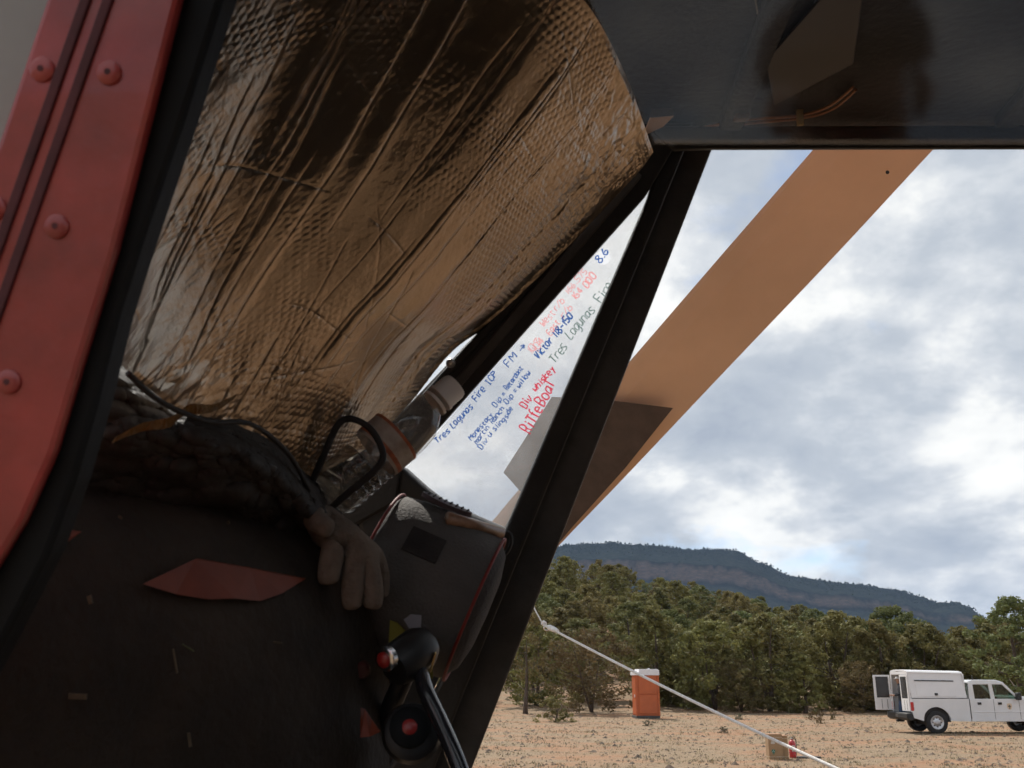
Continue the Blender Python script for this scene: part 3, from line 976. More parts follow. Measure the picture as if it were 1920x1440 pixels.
# ------------------------------------------------------------------ white pickup with canopy
M['truck_white'] = mat('truck_white', (0.72, 0.73, 0.74), 0.28, var=0.04, vscale=1.5, coat=0.6)
M['truck_canopy'] = mat('truck_canopy', (0.74, 0.73, 0.73), 0.45, var=0.04, vscale=1.5)
M['truck_trim'] = mat('truck_trim', (0.02, 0.02, 0.02), 0.6, var=0.2)
M['truck_dark'] = mat('truck_dark', (0.03, 0.028, 0.027), 0.85, var=0.2)
M['truck_glass'] = glass_mat('truck_glass', (0.62, 0.70, 0.66), 0.02, 1.6)
M['dark_glass'] = mat('dark_glass', (0.05, 0.05, 0.052), 0.15, var=0.1)
M['tail_red'] = mat('tail_red', (0.45, 0.02, 0.02), 0.2, coat=0.6)
M['rim'] = mat('rim', (0.55, 0.55, 0.56), 0.35, metal=0.8, var=0.1)
M['chrome'] = mat('chrome', (0.65, 0.65, 0.66), 0.2, metal=1.0)
M['badge_y'] = mat('badge_y', (0.66, 0.52, 0.38), 0.6)
M['badge_g'] = mat('badge_g', (0.10, 0.10, 0.07), 0.6)
gt = gpt(1761, 1377)
TX = empty('pickup_truck', (gt.x, gt.y, tz(gt.x, gt.y)), 'white crew-cab pickup truck with white canopy and open rear door', 'truck', None, 0.0)
# local frame: origin under the near rear wheel, +x to the front, +y away from camera, z up
TW = 1.95


def side_plate(name, ol, y0, y1, mt, parent, bevel=0.01):
    bm = bmesh.new()
    bm_prism(bm, [Vector((x, y0, z)) for x, z in ol], [Vector((x, y1, z)) for x, z in ol])
    return bm_obj(name, bm, mt, parent, False, bevel)


def arch(cx_, r, z_c, a0=180, a1=0, n=12):
    return [(cx_ + r * math.cos(math.radians(a0 + (a1 - a0) * k / n)), z_c + r * math.sin(math.radians(a0 + (a1 - a0) * k / n))) for k in range(n + 1)]


WB = 3.75
bed = [(-1.02, 0.55), (-0.50, 0.44)] + arch(0, 0.50, 0.42, 178, 2) + [(0.50, 0.44), (1.22, 0.42), (1.22, 1.20), (-1.05, 1.22)]
for y0 in (0.0, TW - .08):
    side_plate('bed_side', bed, y0, y0 + .08, M['truck_white'], TX, 0.012)
box('bed_floor', -1.0, 1.2, 0.085, TW - .085, 0.55, 0.62, M['truck_dark'], TX)
box('bed_front', 1.14, 1.21, 0.085, TW - .085, 0.62, 1.20, M['truck_white'], TX)
for y0 in (0.09, TW - .5):
    side_plate('wheel_well', [(-0.55, 0.40)] + arch(0, 0.52, 0.42, 180, 0) + [(0.52, 0.40)], y0, y0 + .40, M['truck_dark'], TX, 0)
cab = [(1.25, 0.42), (WB - .52, 0.42)] + arch(WB, 0.50, 0.42, 178, 2) + [(WB + .52, 0.44), (WB + 1.0, 0.5), (WB + 1.05, 1.08), (WB + .95, 1.16), (3.12, 1.25), (2.98, 1.28), (2.55, 1.78), (2.35, 1.84), (1.40, 1.84), (1.27, 1.78)]
belt = 1.20
lower = [(1.25, 0.42), (WB - .52, 0.42)] + arch(WB, 0.50, 0.42, 178, 2) + [(WB + .52, 0.44), (WB + 1.0, 0.5), (WB + 1.05, 1.06), (WB + .92, 1.15), (3.05, belt), (1.25, belt)]
for y0 in (0.0, TW - .10):
    side_plate('cab_side', lower, y0, y0 + .10, M['truck_white'], TX, 0.015)
# hood, roof, pillars
side_plate('hood', [(3.0, 1.17), (WB + .95, 1.10), (WB + .95, 1.16), (WB + .5, 1.24), (3.08, 1.29), (3.0, 1.28)], .10, TW - .10, M['truck_white'], TX, .02)
side_plate('roof', [(1.27, 1.74), (1.30, 1.82), (1.45, 1.86), (2.30, 1.86), (2.52, 1.80), (2.50, 1.74)], .06, TW - .06, M['truck_white'], TX, .025)
for y0 in (0.03, TW - .10):
    side_plate('rear_pillar', [(1.25, belt), (1.46, belt), (1.43, 1.76), (1.29, 1.76)], y0, y0 + .07, M['truck_white'], TX, .01)
    side_plate('middle_pillar', [(2.04, belt), (2.19, belt), (2.13, 1.76), (2.00, 1.76)], y0, y0 + .07, M['truck_white'], TX, .01)
    side_plate('front_pillar', [(3.00, belt), (3.10, belt), (2.54, 1.79), (2.44, 1.76)], y0, y0 + .07, M['truck_white'], TX, .01)
    side_plate('window_rail', [(1.42, 1.70), (2.50, 1.70), (2.48, 1.765), (1.42, 1.765)], y0 + .002, y0 + .066, M['truck_white'], TX, .005)
    side_plate('rear_window', [(1.44, belt - .02), (2.06, belt - .02), (2.02, 1.73), (1.42, 1.73)], y0 + .03, y0 + .036, M['truck_glass'], TX, 0)
    side_plate('front_window', [(2.17, belt - .02), (3.04, belt - .02), (2.50, 1.73), (2.12, 1.73)], y0 + .03, y0 + .036, M['truck_glass'], TX, 0)
bm = bmesh.new()
bm_prism(bm, [Vector((3.06, .12, 1.27)), Vector((3.06, TW - .12, 1.27)), Vector((2.50, TW - .16, 1.77)), Vector((2.50, .16, 1.77))], [Vector((3.07, .12, 1.28)), Vector((3.07, TW - .12, 1.28)), Vector((2.51, TW - .16, 1.78)), Vector((2.51, .16, 1.78))])
bm_obj('windshield', bm, M['truck_glass'], TX)
box('cab_back', 1.26, 1.30, .10, TW - .10, .5, 1.32, M['truck_white'], TX)
box('cab_floor', 1.26, 3.3, .10, TW - .10, .45, .55, M['truck_dark'], TX)
box('dashboard', 2.75, 3.05, .10, TW - .10, .9, 1.18, M['truck_dark'], TX, .04)
for x_ in (1.55, 2.25):
    for y_ in (.25, 1.15):
        box('seat_back', x_, x_ + .14, y_, y_ + .5, .7, 1.28, M['truck_dark'], TX, .05)
        box('headrest', x_ + .01, x_ + .11, y_ + .13, y_ + .37, 1.30, 1.48, M['truck_dark'], TX, .04)
# window gaskets and door seams (thin dark lines, recessed look)
for x_ in (1.245, 2.10, 3.02):
    box('door_seam', x_, x_ + .012, -.003, .01, .50, 1.19, M['truck_trim'], TX)
box('sill_moulding', 1.25, WB - .55, -.012, .01, .74, .77, M['truck_white'], TX, .004)
for x_ in (1.52, 2.26):
    e_ = box('door_handle', x_, x_ + .13, -.03, .01, 1.0, 1.08, M['truck_trim'], TX, .01)
bm = bmesh.new()
shield = [(-.08, .11), (-.04, .10), (0, .12), (.04, .10), (.08, .11), (.09, .0), (.06, -.07), (0, -.11), (-.06, -.07), (-.09, .0)]
bm_prism(bm, [Vector((2.66 + x, -.004, .93 + z)) for x, z in shield], [Vector((2.66 + x, .01, .93 + z)) for x, z in shield])
em = bm_obj('door_emblem', bm, M['badge_y'], TX)
bm = bmesh.new()
bm_prism(bm, [Vector((2.66 + x * .55, -.0065, .93 + z * .2)) for x, z in shield], [Vector((2.66 + x * .55, -.004, .93 + z * .2)) for x, z in shield])
tr_ = [(0, .07), (.035, .02), (.012, .02), (.012, -.07), (-.012, -.07), (-.012, .02), (-.035, .02)]
bm_prism(bm, [Vector((2.66 + x, -.0075, .93 + z)) for x, z in tr_], [Vector((2.66 + x, -.004, .93 + z)) for x, z in tr_])
o = bm_obj('emblem_tree', bm, M['badge_g'], em)
# mirror
o = box('mirror', 2.86, 3.02, -.30, -.08, 1.16, 1.42, M['truck_trim'], TX, .04)
box('mirror_arm', 2.90, 2.97, -.09, .04, 1.20, 1.26, M['truck_trim'], o, .01)
tube('antenna', [(1.62, .4, 1.85), (1.62, .4, 2.02)], .012, M['truck_trim'], TX, 6, False)
# wheels
for x_ in (0.0, WB):
    for y_, dr in ((0.02, -1), (TW - .02, 1)):
        w_ = empty('wheel', (x_, y_, .39)); w_.parent = TX
        lathe('tyre', [(.03, .235), (.0, .25), (-.005, .33), (.02, .385), (.05, .39), (.20, .39), (.23, .36), (.23, .22), (.06, .22)], (0, 0, 0), (0, -dr, 0), M['rubber'], w_, 32, closed=False, world_space=False)
        r_ = lathe('rim', [(.008, .24), (.008, .22), (.03, .20), (.045, .17), (.04, .12), (.01, .09), (.005, .06), (.006, .001)], (0, 0, 0), (0, -dr, 0), M['rim'], w_, 24, closed=False, world_space=False)
for k in range(8):
    bm = bmesh.new(); a = k * math.pi / 4
    bm_lathe(bm, [(0, .022), (.008, .022)], (0.15 * math.cos(a), .060, .39 + 0.15 * math.sin(a)), (0, -1, 0), 10)
    o = bm_obj('rim_hole', bm, M['truck_dark'], TX)
box('front_axle', WB - .07, WB + .07, .2, TW - .2, .3, .45, M['truck_dark'], TX)
box('rear_axle', -.1, .1, .2, TW - .2, .28, .48, M['truck_dark'], TX)
box('chassis_rail', -.9, WB + .6, .45, .60, .42, .55, M['truck_dark'], TX)
box('chassis_rail', -.9, WB + .6, TW - .60, TW - .45, .42, .55, M['truck_dark'], TX)
# tail: light, bumper, canopy
box('tail_light', -1.075, -.93, -.012, .09, .78, 1.10, M['tail_red'], TX, .03)
box('tail_light', -1.075, -.93, TW - .09, TW + .012, .78, 1.10, M['tail_red'], TX, .03)
bm = bmesh.new()
ol = [(-1.32, .30), (-1.36, .60), (-1.30, .70), (-1.05, .70), (-1.03, .60), (-.92, .45), (-1.0, .42)]
ol = [(-1.36, .52), (-1.36, .70), (-1.06, .72), (-1.0, .60), (-1.0, .48), (-1.2, .44)]
bm_prism(bm, [Vector((x, -.02, z)) for x, z in ol], [Vector((x, TW + .02, z)) for x, z in ol])
bmp = bm_obj('bumper', bm, M['truck_trim'], TX, False, .03)
box('hitch', -1.40, -1.0, TW / 2 - .06, TW / 2 + .06, .38, .46, M['truck_dark'], bmp, .01)
box('licence_plate', -1.365, -1.36, .85, 1.1, .55, .65, M['grey_frame'], bmp)
# canopy shell built of panels around a dark block that stands in for shade inside
for y0, sy in ((0.02, 1), (TW - .02, -1)):
    top = 0.14
    bm = bmesh.new()
    A = [(-1.00, y0, 1.225), (1.18, y0, 1.225), (1.14, y0 + sy * top, 2.08), (-1.03, y0 + sy * top, 2.13)]
    B_ = [(x, y + sy * .03, z) for x, y, z in A]
    bm_prism(bm, [Vector(q) for q in A], [Vector(q) for q in B_])
    cs = bm_obj('canopy_side', bm, M['truck_canopy'], TX, False, .01)
    if sy == 1:
        def on_side(x, z, off):
            f_ = (z - 1.225) / (2.10 - 1.225)
            return Vector((x, y0 + top * f_ - off, z))
        ht = [(-.70, 1.28), (.78, 1.28), (.74, 1.80), (-.70, 1.82)]
        bm = bmesh.new(); bm_prism(bm, [on_side(x, z, .012) for x, z in ht], [on_side(x, z, -.004) for x, z in ht])
        hatch = bm_obj('canopy_hatch', bm, M['truck_canopy'], TX, False, .006)
        bm = bmesh.new(); bm_prism(bm, [on_side(x, z, .030) for x, z in ((-.72, 1.82), (.78, 1.80), (.78, 1.835), (-.72, 1.855))], [on_side(x, z, -.004) for x, z in ((-.72, 1.82), (.78, 1.80), (.78, 1.835), (-.72, 1.855))])
        bm_obj('hinge', bm, M['truck_trim'], hatch)
        bm = bmesh.new(); q = [(0.02, 1.32), (.13, 1.32), (.13, 1.40), (.02, 1.40)]
        bm_prism(bm, [on_side(x, z, .03) for x, z in q], [on_side(x, z, -.004) for x, z in q])
        bm_obj('latch', bm, M['truck_trim'], hatch)
        box('canopy_gasket', -1.0, 1.19, .0, .06, 1.203, 1.222, M['truck_trim'], TX)
bm = bmesh.new()
ol = [(.12, 2.085), (.20, 2.15), (.5, 2.18), (TW - .5, 2.18), (TW - .20, 2.15), (TW - .12, 2.085), (TW - .18, 2.08), (TW / 2, 2.12), (.18, 2.08)]
bm_prism(bm, [Vector((-1.06, y, z + .04)) for y, z in ol], [Vector((1.16, y, z - .01)) for y, z in ol])
bm_obj('canopy_roof', bm, M['truck_canopy'], TX, False, .015)
box('canopy_front', 1.13, 1.16, .06, TW - .06, 1.225, 2.07, M['truck_canopy'], TX)
box('shade_block', -.35, 1.1, .16, TW - .16, .63, 1.98, M['truck_dark'], TX, .02)  # dark block added in place of the shade inside the canopy
# rear frame, one closed half door and one open door
for y0 in (.03, TW - .13):
    bm = bmesh.new(); s_ = .1 if y0 < 1 else -.1
    bm_prism(bm, [Vector((-1.06, y0, .74)), Vector((-1.06, y0 + .10, .74)), Vector((-1.06, y0 + .10 + s_, 2.12)), Vector((-1.06, y0 + s_, 2.12))], [Vector((-1.0, y0, .74)), Vector((-1.0, y0 + .10, .74)), Vector((-1.0, y0 + .10 + s_, 2.12)), Vector((-1.0, y0 + s_, 2.12))])
    bm_obj('rear_frame', bm, M['truck_canopy'], TX, False, .008)
box('rear_header', -1.06, -1.0, .2, TW - .2, 2.04, 2.14, M['truck_canopy'], TX, .008)


def rear_door(parent, M_):
    d_ = box('rear_door', 0, .86, -.02, .02, .76, 2.03, M['truck_canopy'], parent, .01, M_)
    o1 = box('door_window', .14, .70, -.026, -.021, 1.25, 1.93, M['dark_glass'], d_, 0, M_)
    box('window_frame', .10, .74, -.0235, -.019, 1.21, 1.97, M['truck_trim'], d_, 0, M_)
    for q in (.22, .5):
        box('door_rib', q, q + .02, -.028, -.019, .80, 1.14, M['truck_dark'], d_, 0, M_)
    return d_


rear_door(TX, Matrix.Translation((-1.06, TW - .05, 0)) @ Matrix.Rotation(math.radians(172), 4, 'Z') @ Matrix.Scale(-1, 4, (0, 1, 0)))
rear_door(TX, Matrix.Translation((-1.08, .12, 0)) @ Matrix.Rotation(math.radians(90), 4, 'Z') @ Matrix.Scale(.86, 4, (1, 0, 0)) @ Matrix.Scale(-1, 4, (0, 1, 0)))
# the rear overhang is short on this truck
done = set()
for ch in list(TX.children_recursive):
    if ch.type != 'MESH' or ch.data.name in done or ch.parent.name.startswith('wheel'): continue
    done.add(ch.data.name)
    for v_ in ch.data.vertices:
        if v_.co.x < -.45: v_.co.x = -.45 + (v_.co.x + .45) * .70
bpy.context.view_layer.update()
pl = TX.matrix_world @ Vector((-1.02, 1.25, 0.0))
pl = TX.location + Vector((-0.72, 1.34, 0.62))
person('person in white cap and dark shirt in the open rear door of the truck', pl, math.radians(75), 1.76, 'white_cap', 'dark_cloth', 'jeans', 'front', kneel=True)
# ------------------------------------------------------------------ helicopter cockpit
D = 1.45                                   # depth of the far cabin side
H = empty('helicopter', P(1100, 1900, 1.3), 'red helicopter cockpit with black frames, open door and tan rotor blade', 'helicopter')
bpy.context.view_layer.update()

# far door post (inner face and outer flange) and windshield pillar
post = slab('door_post', [(1248, 262), (1292, 262), (870, 1300), (800, 1480), (706, 1480), (825, 1280), (1215, 370)], D, 0.03, M['black_frame'], H, .005)
slab('post_flange', [(1270, 240), (1352, 240), (1335, 281), (1110, 860), (870, 1480), (770, 1480), (1060, 820)], D + 0.033, 0.03, M['grey_frame'], post, .004)
pill = slab('windshield_pillar', [(1300, 230), (1262, 280), (1212, 366), (986, 620), (751, 884), (745, 940), (640, 1000), (640, 880), (776, 748), (938, 578), (1150, 335), (1185, 290), (1180, 230)], D - .01, 0.03, M['black_frame'], H, .004)
slab('pillar_rib', [(1195, 318), (1205, 330), (985, 588), (820, 775), (806, 768), (968, 574)], D - .018, 0.009, M['grey_frame'], pill, .003)
slab('pillar_rib', [(1140, 352), (1152, 362), (950, 590), (800, 752), (788, 742), (936, 578)], D - .022, 0.013, M['black_frame'], pill, .004)
for px, py, s_ in ((845, 681, 9), (988, 511, 11), (917, 592, 5)):
    c = P(px, py, D - .024)
    sc_ = lathe('screw', [(0, s_ * .0008), (.003, s_ * .0007), (.0045, s_ * .0004)], c, -CF, M['screw'], pill, 14)

# quarter window with handwriting
slab('window_sill', [(735, 868), (762, 884), (800, 918), (848, 955), (885, 968), (950, 996), (938, 1040), (700, 1060), (640, 900)], D - .004, .04, M['black_frame'], H, .006)
qw = slab('quarter_window', [(1214, 362), (1224, 372), (960, 1010), (900, 1005), (790, 930), (755, 885)], D + .018, 0.004, M['quarter_pane'], H, 0)
FONT = {
    'T': '0848 2822', 'r': '0602 052636', 'e': '043435261605031232', 's': '361605332202', 'L': '080232', 'a': '361605031234 3632', 'g': '361605031234 36312010',
    'u': '0603122234 3632', 'n': '0602 0516263532', 'F': '0802 0838 0535', 'i': '1612 1718', 'I': '1812 0828 0222', 'C': '3728180703122233', 'P': '020828373605',
    'M': '0208254842', '>': '0444 264422', '0': '182837332212030718', '1': '1812', '3': '08381534332202', '4': '2822 280434', 'W': '0812263248', 't': '17132232 0636',
    '/': '0238', 'b': '0802 0516263533221203', 'E': '38080232 0535', '6': '280503122233342514', '5': '380805253433221202', '7': '083812', '.': '1213', 'V': '081238',
    'c': '361605031232', 'o': '160503122233352616', '8': '1807343322120304372818', '-': '0535', 'y': '0624 3610', 'D': '02082837332202', '=': '0434 0636',
    'p': '0600 0516263533221203', 'R': '02082837362505 2532', 'd': '3832 361605031233', 'm': '0602 05162522 25364542', 'h': '0802 05263532', 'w': '0612243246',
    'l': '1812', 'k': '0802 360432', 'B': '020828372505 2534332202', 'v': '061236', 'f': '38281712 0626', 'S': '372818070534332202'}
WIDE = {'T': 4.3, 'M': 4.6, 'W': 4.6, 'm': 4.6, 'w': 4.4, 'i': 2.2, 'l': 2.0, '1': 2.0, '.': 2.0, 'r': 3.4, 'I': 3.0}


def writing(text, p0, p1, hpx, mt, wpx, seed):
    """handwritten marker line from pixel p0 to p1 on the quarter window, cap height hpx"""
    rg = random.Random(seed)
    adv = sum(2.6 if ch == ' ' else WIDE.get(ch, 3.9) + 0.55 for ch in text)
    p0 = Vector(p0); p1 = Vector(p1)
    t = (p1 - p0); L = t.length; t.normalize(); up = Vector((t.y, -t.x))
    if up.y > 0: up = -up
    k = L / adv; kh = hpx / 6.0; wpx *= .88
    bm = bmesh.new()
    cur = 0.0
    for ch in text:
        if ch == ' ': cur += 2.6; continue
        jx, jy, sc, sl = rg.uniform(-.25, .25), rg.uniform(-.3, .3), rg.uniform(.9, 1.1), rg.uniform(.02, .16)
        for stroke in FONT[ch].split():
            q = [(int(stroke[i]), int(stroke[i + 1])) for i in range(0, len(stroke) - 1, 2)]
            pts = []
            for gx, gy in q:
                gx += rg.uniform(-.18, .18); gy += rg.uniform(-.2, .2)
                yy = (gy - 2 + jy) * kh * sc; xx = (cur + gx + jx) * k + sl * yy
                pts.append(p0 + t * xx + up * yy)
            pts3 = bez([Vector((a.x, a.y, 0)) for a in pts], 3) if len(pts) > 2 else [Vector((a.x, a.y, 0)) for a in pts]
            pr_ = None
            for i, a in enumerate(pts3):
                d_ = pts3[min(i + 1, len(pts3) - 1)] - pts3[max(i - 1, 0)]
                if d_.length < 1e-6: d_ = Vector((1, 0, 0))
                d_.normalize(); nn = Vector((-d_.y, d_.x, 0)) * wpx * 0.5 * rg.uniform(.75, 1.2)
                a0, a1 = a - nn, a + nn
                cur_v = (bm.verts.new(P(a0.x, a0.y, D + .0165)), bm.verts.new(P(a1.x, a1.y, D + .0165)))
                if pr_: bm.faces.new((pr_[0], pr_[1], cur_v[1], cur_v[0]))
                pr_ = cur_v
        cur += WIDE.get(ch, 3.9) + 0.55
    o = bm_obj('handwriting', bm, M[mt], None)
    wparent(o, qw)
    return o


TEXT = [
    ('Tres', (818, 830), (844, 806), 11, 'ink_blue', 2.5), ('Lagunas', (848, 801), (887, 761), 12, 'ink_blue', 2.5), ('Fire', (891, 751), (910, 727), 13, 'ink_blue', 2.6), ('ICP', (917, 720), (932, 697), 12, 'ink_blue', 2.6), ('FM', (952, 686), (969, 665), 13, 'ink_blue', 2.6), ('>', (976, 657), (985, 645), 12, 'ink_blue', 2.4),
    ('103', (997, 665), (1016, 638), 13, 'ink_pink', 2.0), ('West', (1020, 613), (1043, 587), 13, 'ink_pink', 2.0), ('r/b', (1044, 583), (1060, 563), 12, 'ink_pink', 2.0), ('166.575', (1066, 552), (1103, 508), 11, 'ink_pink', 2.0),
    ('104', (1008, 661), (1023, 636), 13, 'ink_pink', 2.0), ('East', (1033, 630), (1052, 604), 13, 'ink_pink', 2.2), ('r/b', (1056, 597), (1076, 576), 12, 'ink_pink', 2.0), ('164', (1080, 564), (1096, 543), 13, 'ink_pink', 2.6), ('000', (1101, 541), (1120, 515), 13, 'ink_pink', 3.4),
    ('Victor', (1011, 673), (1038, 638), 14, 'ink_blue', 3.2), ('118-150', (1044, 634), (1076, 592), 13, 'ink_blue', 3.4),
    ('Tres', (1040, 682), (1066, 648), 17, 'ink_green', 2.4), ('Lagunas', (1070, 636), (1118, 580), 17, 'ink_green', 2.4), ('Fire', (1128, 568), (1150, 534), 17, 'ink_green', 2.4),
    ('Monestary', (884, 826), (926, 778), 9.5, 'ink_blue', 2.2), ('Dip =', (930, 764), (950, 737), 9.5, 'ink_blue', 2.2), ('Retardant', (952, 732), (982, 690), 9.5, 'ink_blue', 2.2),
    ('martin', (895, 833), (919, 800), 9.5, 'ink_blue', 2.2), ('Ranch', (925, 795), (947, 765), 9.5, 'ink_blue', 2.2), ('Dip =', (951, 758), (973, 732), 9.5, 'ink_blue', 2.2), ('willow', (974, 728), (996, 698), 10, 'ink_blue', 2.4),
    ('Div u', (904, 843), (924, 813), 9.5, 'ink_blue', 2.2), ('sling', (928, 809), (950, 786), 9.5, 'ink_blue', 2.2), ('side', (951, 785), (962, 765), 9.5, 'ink_blue', 2.2),
    ('Div', (986, 767), (1000, 744), 15, 'ink_red', 3.0), ('whiskey', (1004, 735), (1042, 692), 13, 'ink_red', 3.0),
    ('RiTfe', (995, 813), (1019, 764), 21, 'ink_red', 3.6), ('Boal', (1020, 762), (1042, 720), 21, 'ink_red', 3.4),
    ('8.6', (1126, 494), (1144, 470), 15, 'ink_blue', 3.0)]
TEXT = [(t_x, (a[0] + 2, a[1] + 2), (b_[0] + 2, b_[1] + 2), *r_) if i < 6 else (t_x, a, b_, *r_) for i, (t_x, a, b_, *r_) in enumerate(TEXT)]
for i, (tx, a, b_, hp, mt_, wd) in enumerate(TEXT):
    writing(tx, a, b_, hp, mt_, wd, 40 + i)
c = P(1131, 483, D + .0172)
lathe('sticker_dot', [(0, .011), (.0006, .011)], c, -CF, ink('dot', (0.97, 0.98, 1.0), .3), qw, 20)

# header, roof lining, cowling above (dark underside seen from below)
hdr = slab('door_header', [(1215, 236), (2500, 232), (2500, 277), (1335, 279), (1262, 282)], D - .015, 0.012, M['black_frame'], H, .004)
slab('header_trim', [(1330, 266), (2500, 262), (2500, 277), (1330, 278)], D - .002, 0.008, mat('header_trim', (0.09, 0.05, 0.05), 0.5), hdr, .003)
zr = P(1600, 250, D).z + 0.012
yr = P(1600, 250, D).y
ceil = wparent(box('roof_lining', -0.45, 3.2, 0.42, yr + .015, zr, zr + .05, M['liner'], None, .01), H)
wparent(box('roof_rib', 0.30, 0.335, 0.45, yr - .02, zr - .022, zr + .002, M['liner'], None, .006), ceil)
wparent(box('roof_rib', 0.70, 0.735, 0.45, yr - .02, zr - .018, zr + .002, M['liner'], None, .006), ceil)
wparent(box('roof_rib', 1.25, 1.29, 0.45, yr - .02, zr - .018, zr + .002, M['liner'], None, .006), ceil)
bm = bmesh.new()
ol = [(-.45, 0), (-.2, .45), (.5, .85), (3.0, .95), (5.2, .7), (5.2, 0)]
bm_prism(bm, [Vector((x, .40, zr + .055 + z)) for x, z in ol], [Vector((x, yr + .03, zr + .055 + z)) for x, z in ol])
cow = wparent(bm_obj('shade_cowling', bm, M['red_paint'], None, False, .04), H)  # unseen cowling, added to keep the sun off the photographer
# unseen panels added behind and below the door opening to block outside light
slab('rear_light_block', [(1972, 200), (2680, 200), (2680, 2400), (1972, 2400)], D, .03, M['liner'], H, .004)
slab('sill_light_block', [(860, 1482), (1970, 1482), (1970, 2400), (500, 2400)], D, .03, M['liner'], H, .004)
# overhead details


def RP(x, y, drop=.008):
    v_ = P(x, y, 1) - CP
    return CP + v_ * ((zr - drop - CP.z) / v_.z)


def RD(x, y, drop=.008):
    return (RP(x, y, drop) - CP).dot(CF)


slab('brown_plate', [(1436, 116), (1545, -8), (1620, -20), (1600, 120), (1452, 198)], [RD(x_, y_, .012) for x_, y_ in ((1436, 116), (1545, -8), (1620, -20), (1600, 120), (1452, 198))], .004, M['dull_brown'], H, .001)  # plain brown plate under the roof lining
w1 = bez([RP(1296, 250), RP(1400, 232), RP(1500, 222), RP(1560, 205), RP(1605, 168)])
w2 = bez([RP(1300, 243), RP(1400, 225), RP(1500, 216), RP(1556, 198), RP(1600, 163)])
wr = tube('wire', w1, .0022, M['copper'], H, 6)
tube('wire', w2, .0022, M['copper'], H, 6)
slab('wire_clip', [(1494, 205), (1506, 204), (1508, 234), (1496, 235)], RD(1500, 220, .016), .006, M['brass'], wr, .001)
slab('junction_block', [(1376, 197), (1408, 195), (1408, 222), (1380, 224)], RD(1392, 210, .02), .02, mat('block', (0.11, 0.08, 0.07), 0.6, var=.3, vscale=60), H, .003)
br = slab('bracket', [(1205, 256), (1219, 222), (1264, 218), (1244, 238)], [RD(1205, 256, .02), RD(1219, 222, .02), RD(1264, 218, .02), RD(1244, 238, .02)], .003, M['beige'], H, .001)
slab('bracket_wing', [(1219, 221), (1222, 204), (1260, 202), (1264, 217)], [RD(1219, 221, .02), RD(1222, 204, .01), RD(1260, 202, .01), RD(1264, 217, .02)], .003, mat('bracket_olive', (0.06, 0.05, 0.035), 0.6), br, .001)
tube('latch_pin', [P(1174, 288, D - .03), P(1187, 272, D - .03)], .0016, M['screw'], H, 6)
for px in ((1412, -30, 1430, 82), (1452, -30, 1462, 72)):
    tube('roof_seam', [RP(px[0], px[1], .001), RP(px[2], px[3], .001)], .0011, mat('seam', (.2, .16, .1), .5), ceil, 5)

# near windshield post: red skin with a double groove and screws, black seal, grey panel behind
ND = 0.64
red_r = [(345, -40), (335, 0), (276, 230), (215, 470), (157, 660), (100, 850), (45, 975), (-15, 1075), (-160, 1330)]
red_l = [(100, -40), (84, 0), (2, 245), (-80, 480), (-220, 830), (-430, 1330)]
skin_ = slab('pillar_skin', red_r + red_l[::-1], ND, .012, M['red_paint'], H, .004)
sealx = [(428, -40), (415, 0), (342, 230), (270, 440), (222, 590), (180, 760), (140, 900), (90, 1040), (-60, 1330)]
seal_ = slab('window_seal', [(333, -40), (322, 0), (203, 470), (90, 850), (-30, 1075), (-175, 1330)] + sealx[::-1], ND + .012, .03, M['seal'], H, .004)
for off in (0, 42):
    ln = [(158 + off, -40), (148 + off, 0), (60 + off, 250), (-25 + off, 490), (-170 + off, 900), (-330 + off, 1330)]
    slab('groove_strip', [(x, y) for x, y in ln] + [(x + 20, y) for x, y in ln][::-1], ND - .0025, .004, M['red_groove'], skin_, .001)
for px, py in ((80, 131), (205, 137), (-10, 390), (107, 425), (-75, 660), (17, 716), (-170, 930), (-85, 990)):
    c = P(px, py, ND)
    s_ = lathe('screw', [(0, .0082), (.0016, .0080), (.0032, .0058), (.0034, .0022)], c, -CF, M['red_paint'], skin_, 20)
    lathe('screw_recess', [(0, .0022), (.0004, .0020)], c - CF * .0034, -CF, M['red_groove'], s_, 10)
slab('grey_panel', [(-500, -60), (95, -60), (95, 0), (20, 245), (-60, 480), (-500, 480)], ND + .03, .01, M['plain_grey'], H, .002)  # plain grey panel beyond the red skin

# plane of the near door and its window pane
az, el = math.radians(15), math.radians(12)
nv = Vector((math.sin(az) * math.cos(el), math.cos(az) * math.cos(el), math.sin(el)))
pc = CP + nv * 0.36
ax = Vector((0, 0, 1)).cross(nv).normalized(); ay = nv.cross(ax)


def dpt(a, b_): return pc + ax * a + ay * b_


def door_piece(name, cs, mt, parent, t0=0.0, t1=.03, bevel=.004):
    bm = bmesh.new(); f_ = [dpt(a, b_) for a, b_ in cs]
    bm_prism(bm, [q - nv * t0 for q in f_], [q + nv * t1 for q in f_])
    return wparent(bm_obj(name, bm, mt, None, False, bevel), parent)


A0, A1, B0, B1 = -.17, .42, -.18, .28


def to_ab(px, py):
    v_ = (P(px, py, 1) - CP); h_ = CP + v_ * (0.36 / v_.dot(nv)) - pc
    return h_.dot(ax), h_.dot(ay)


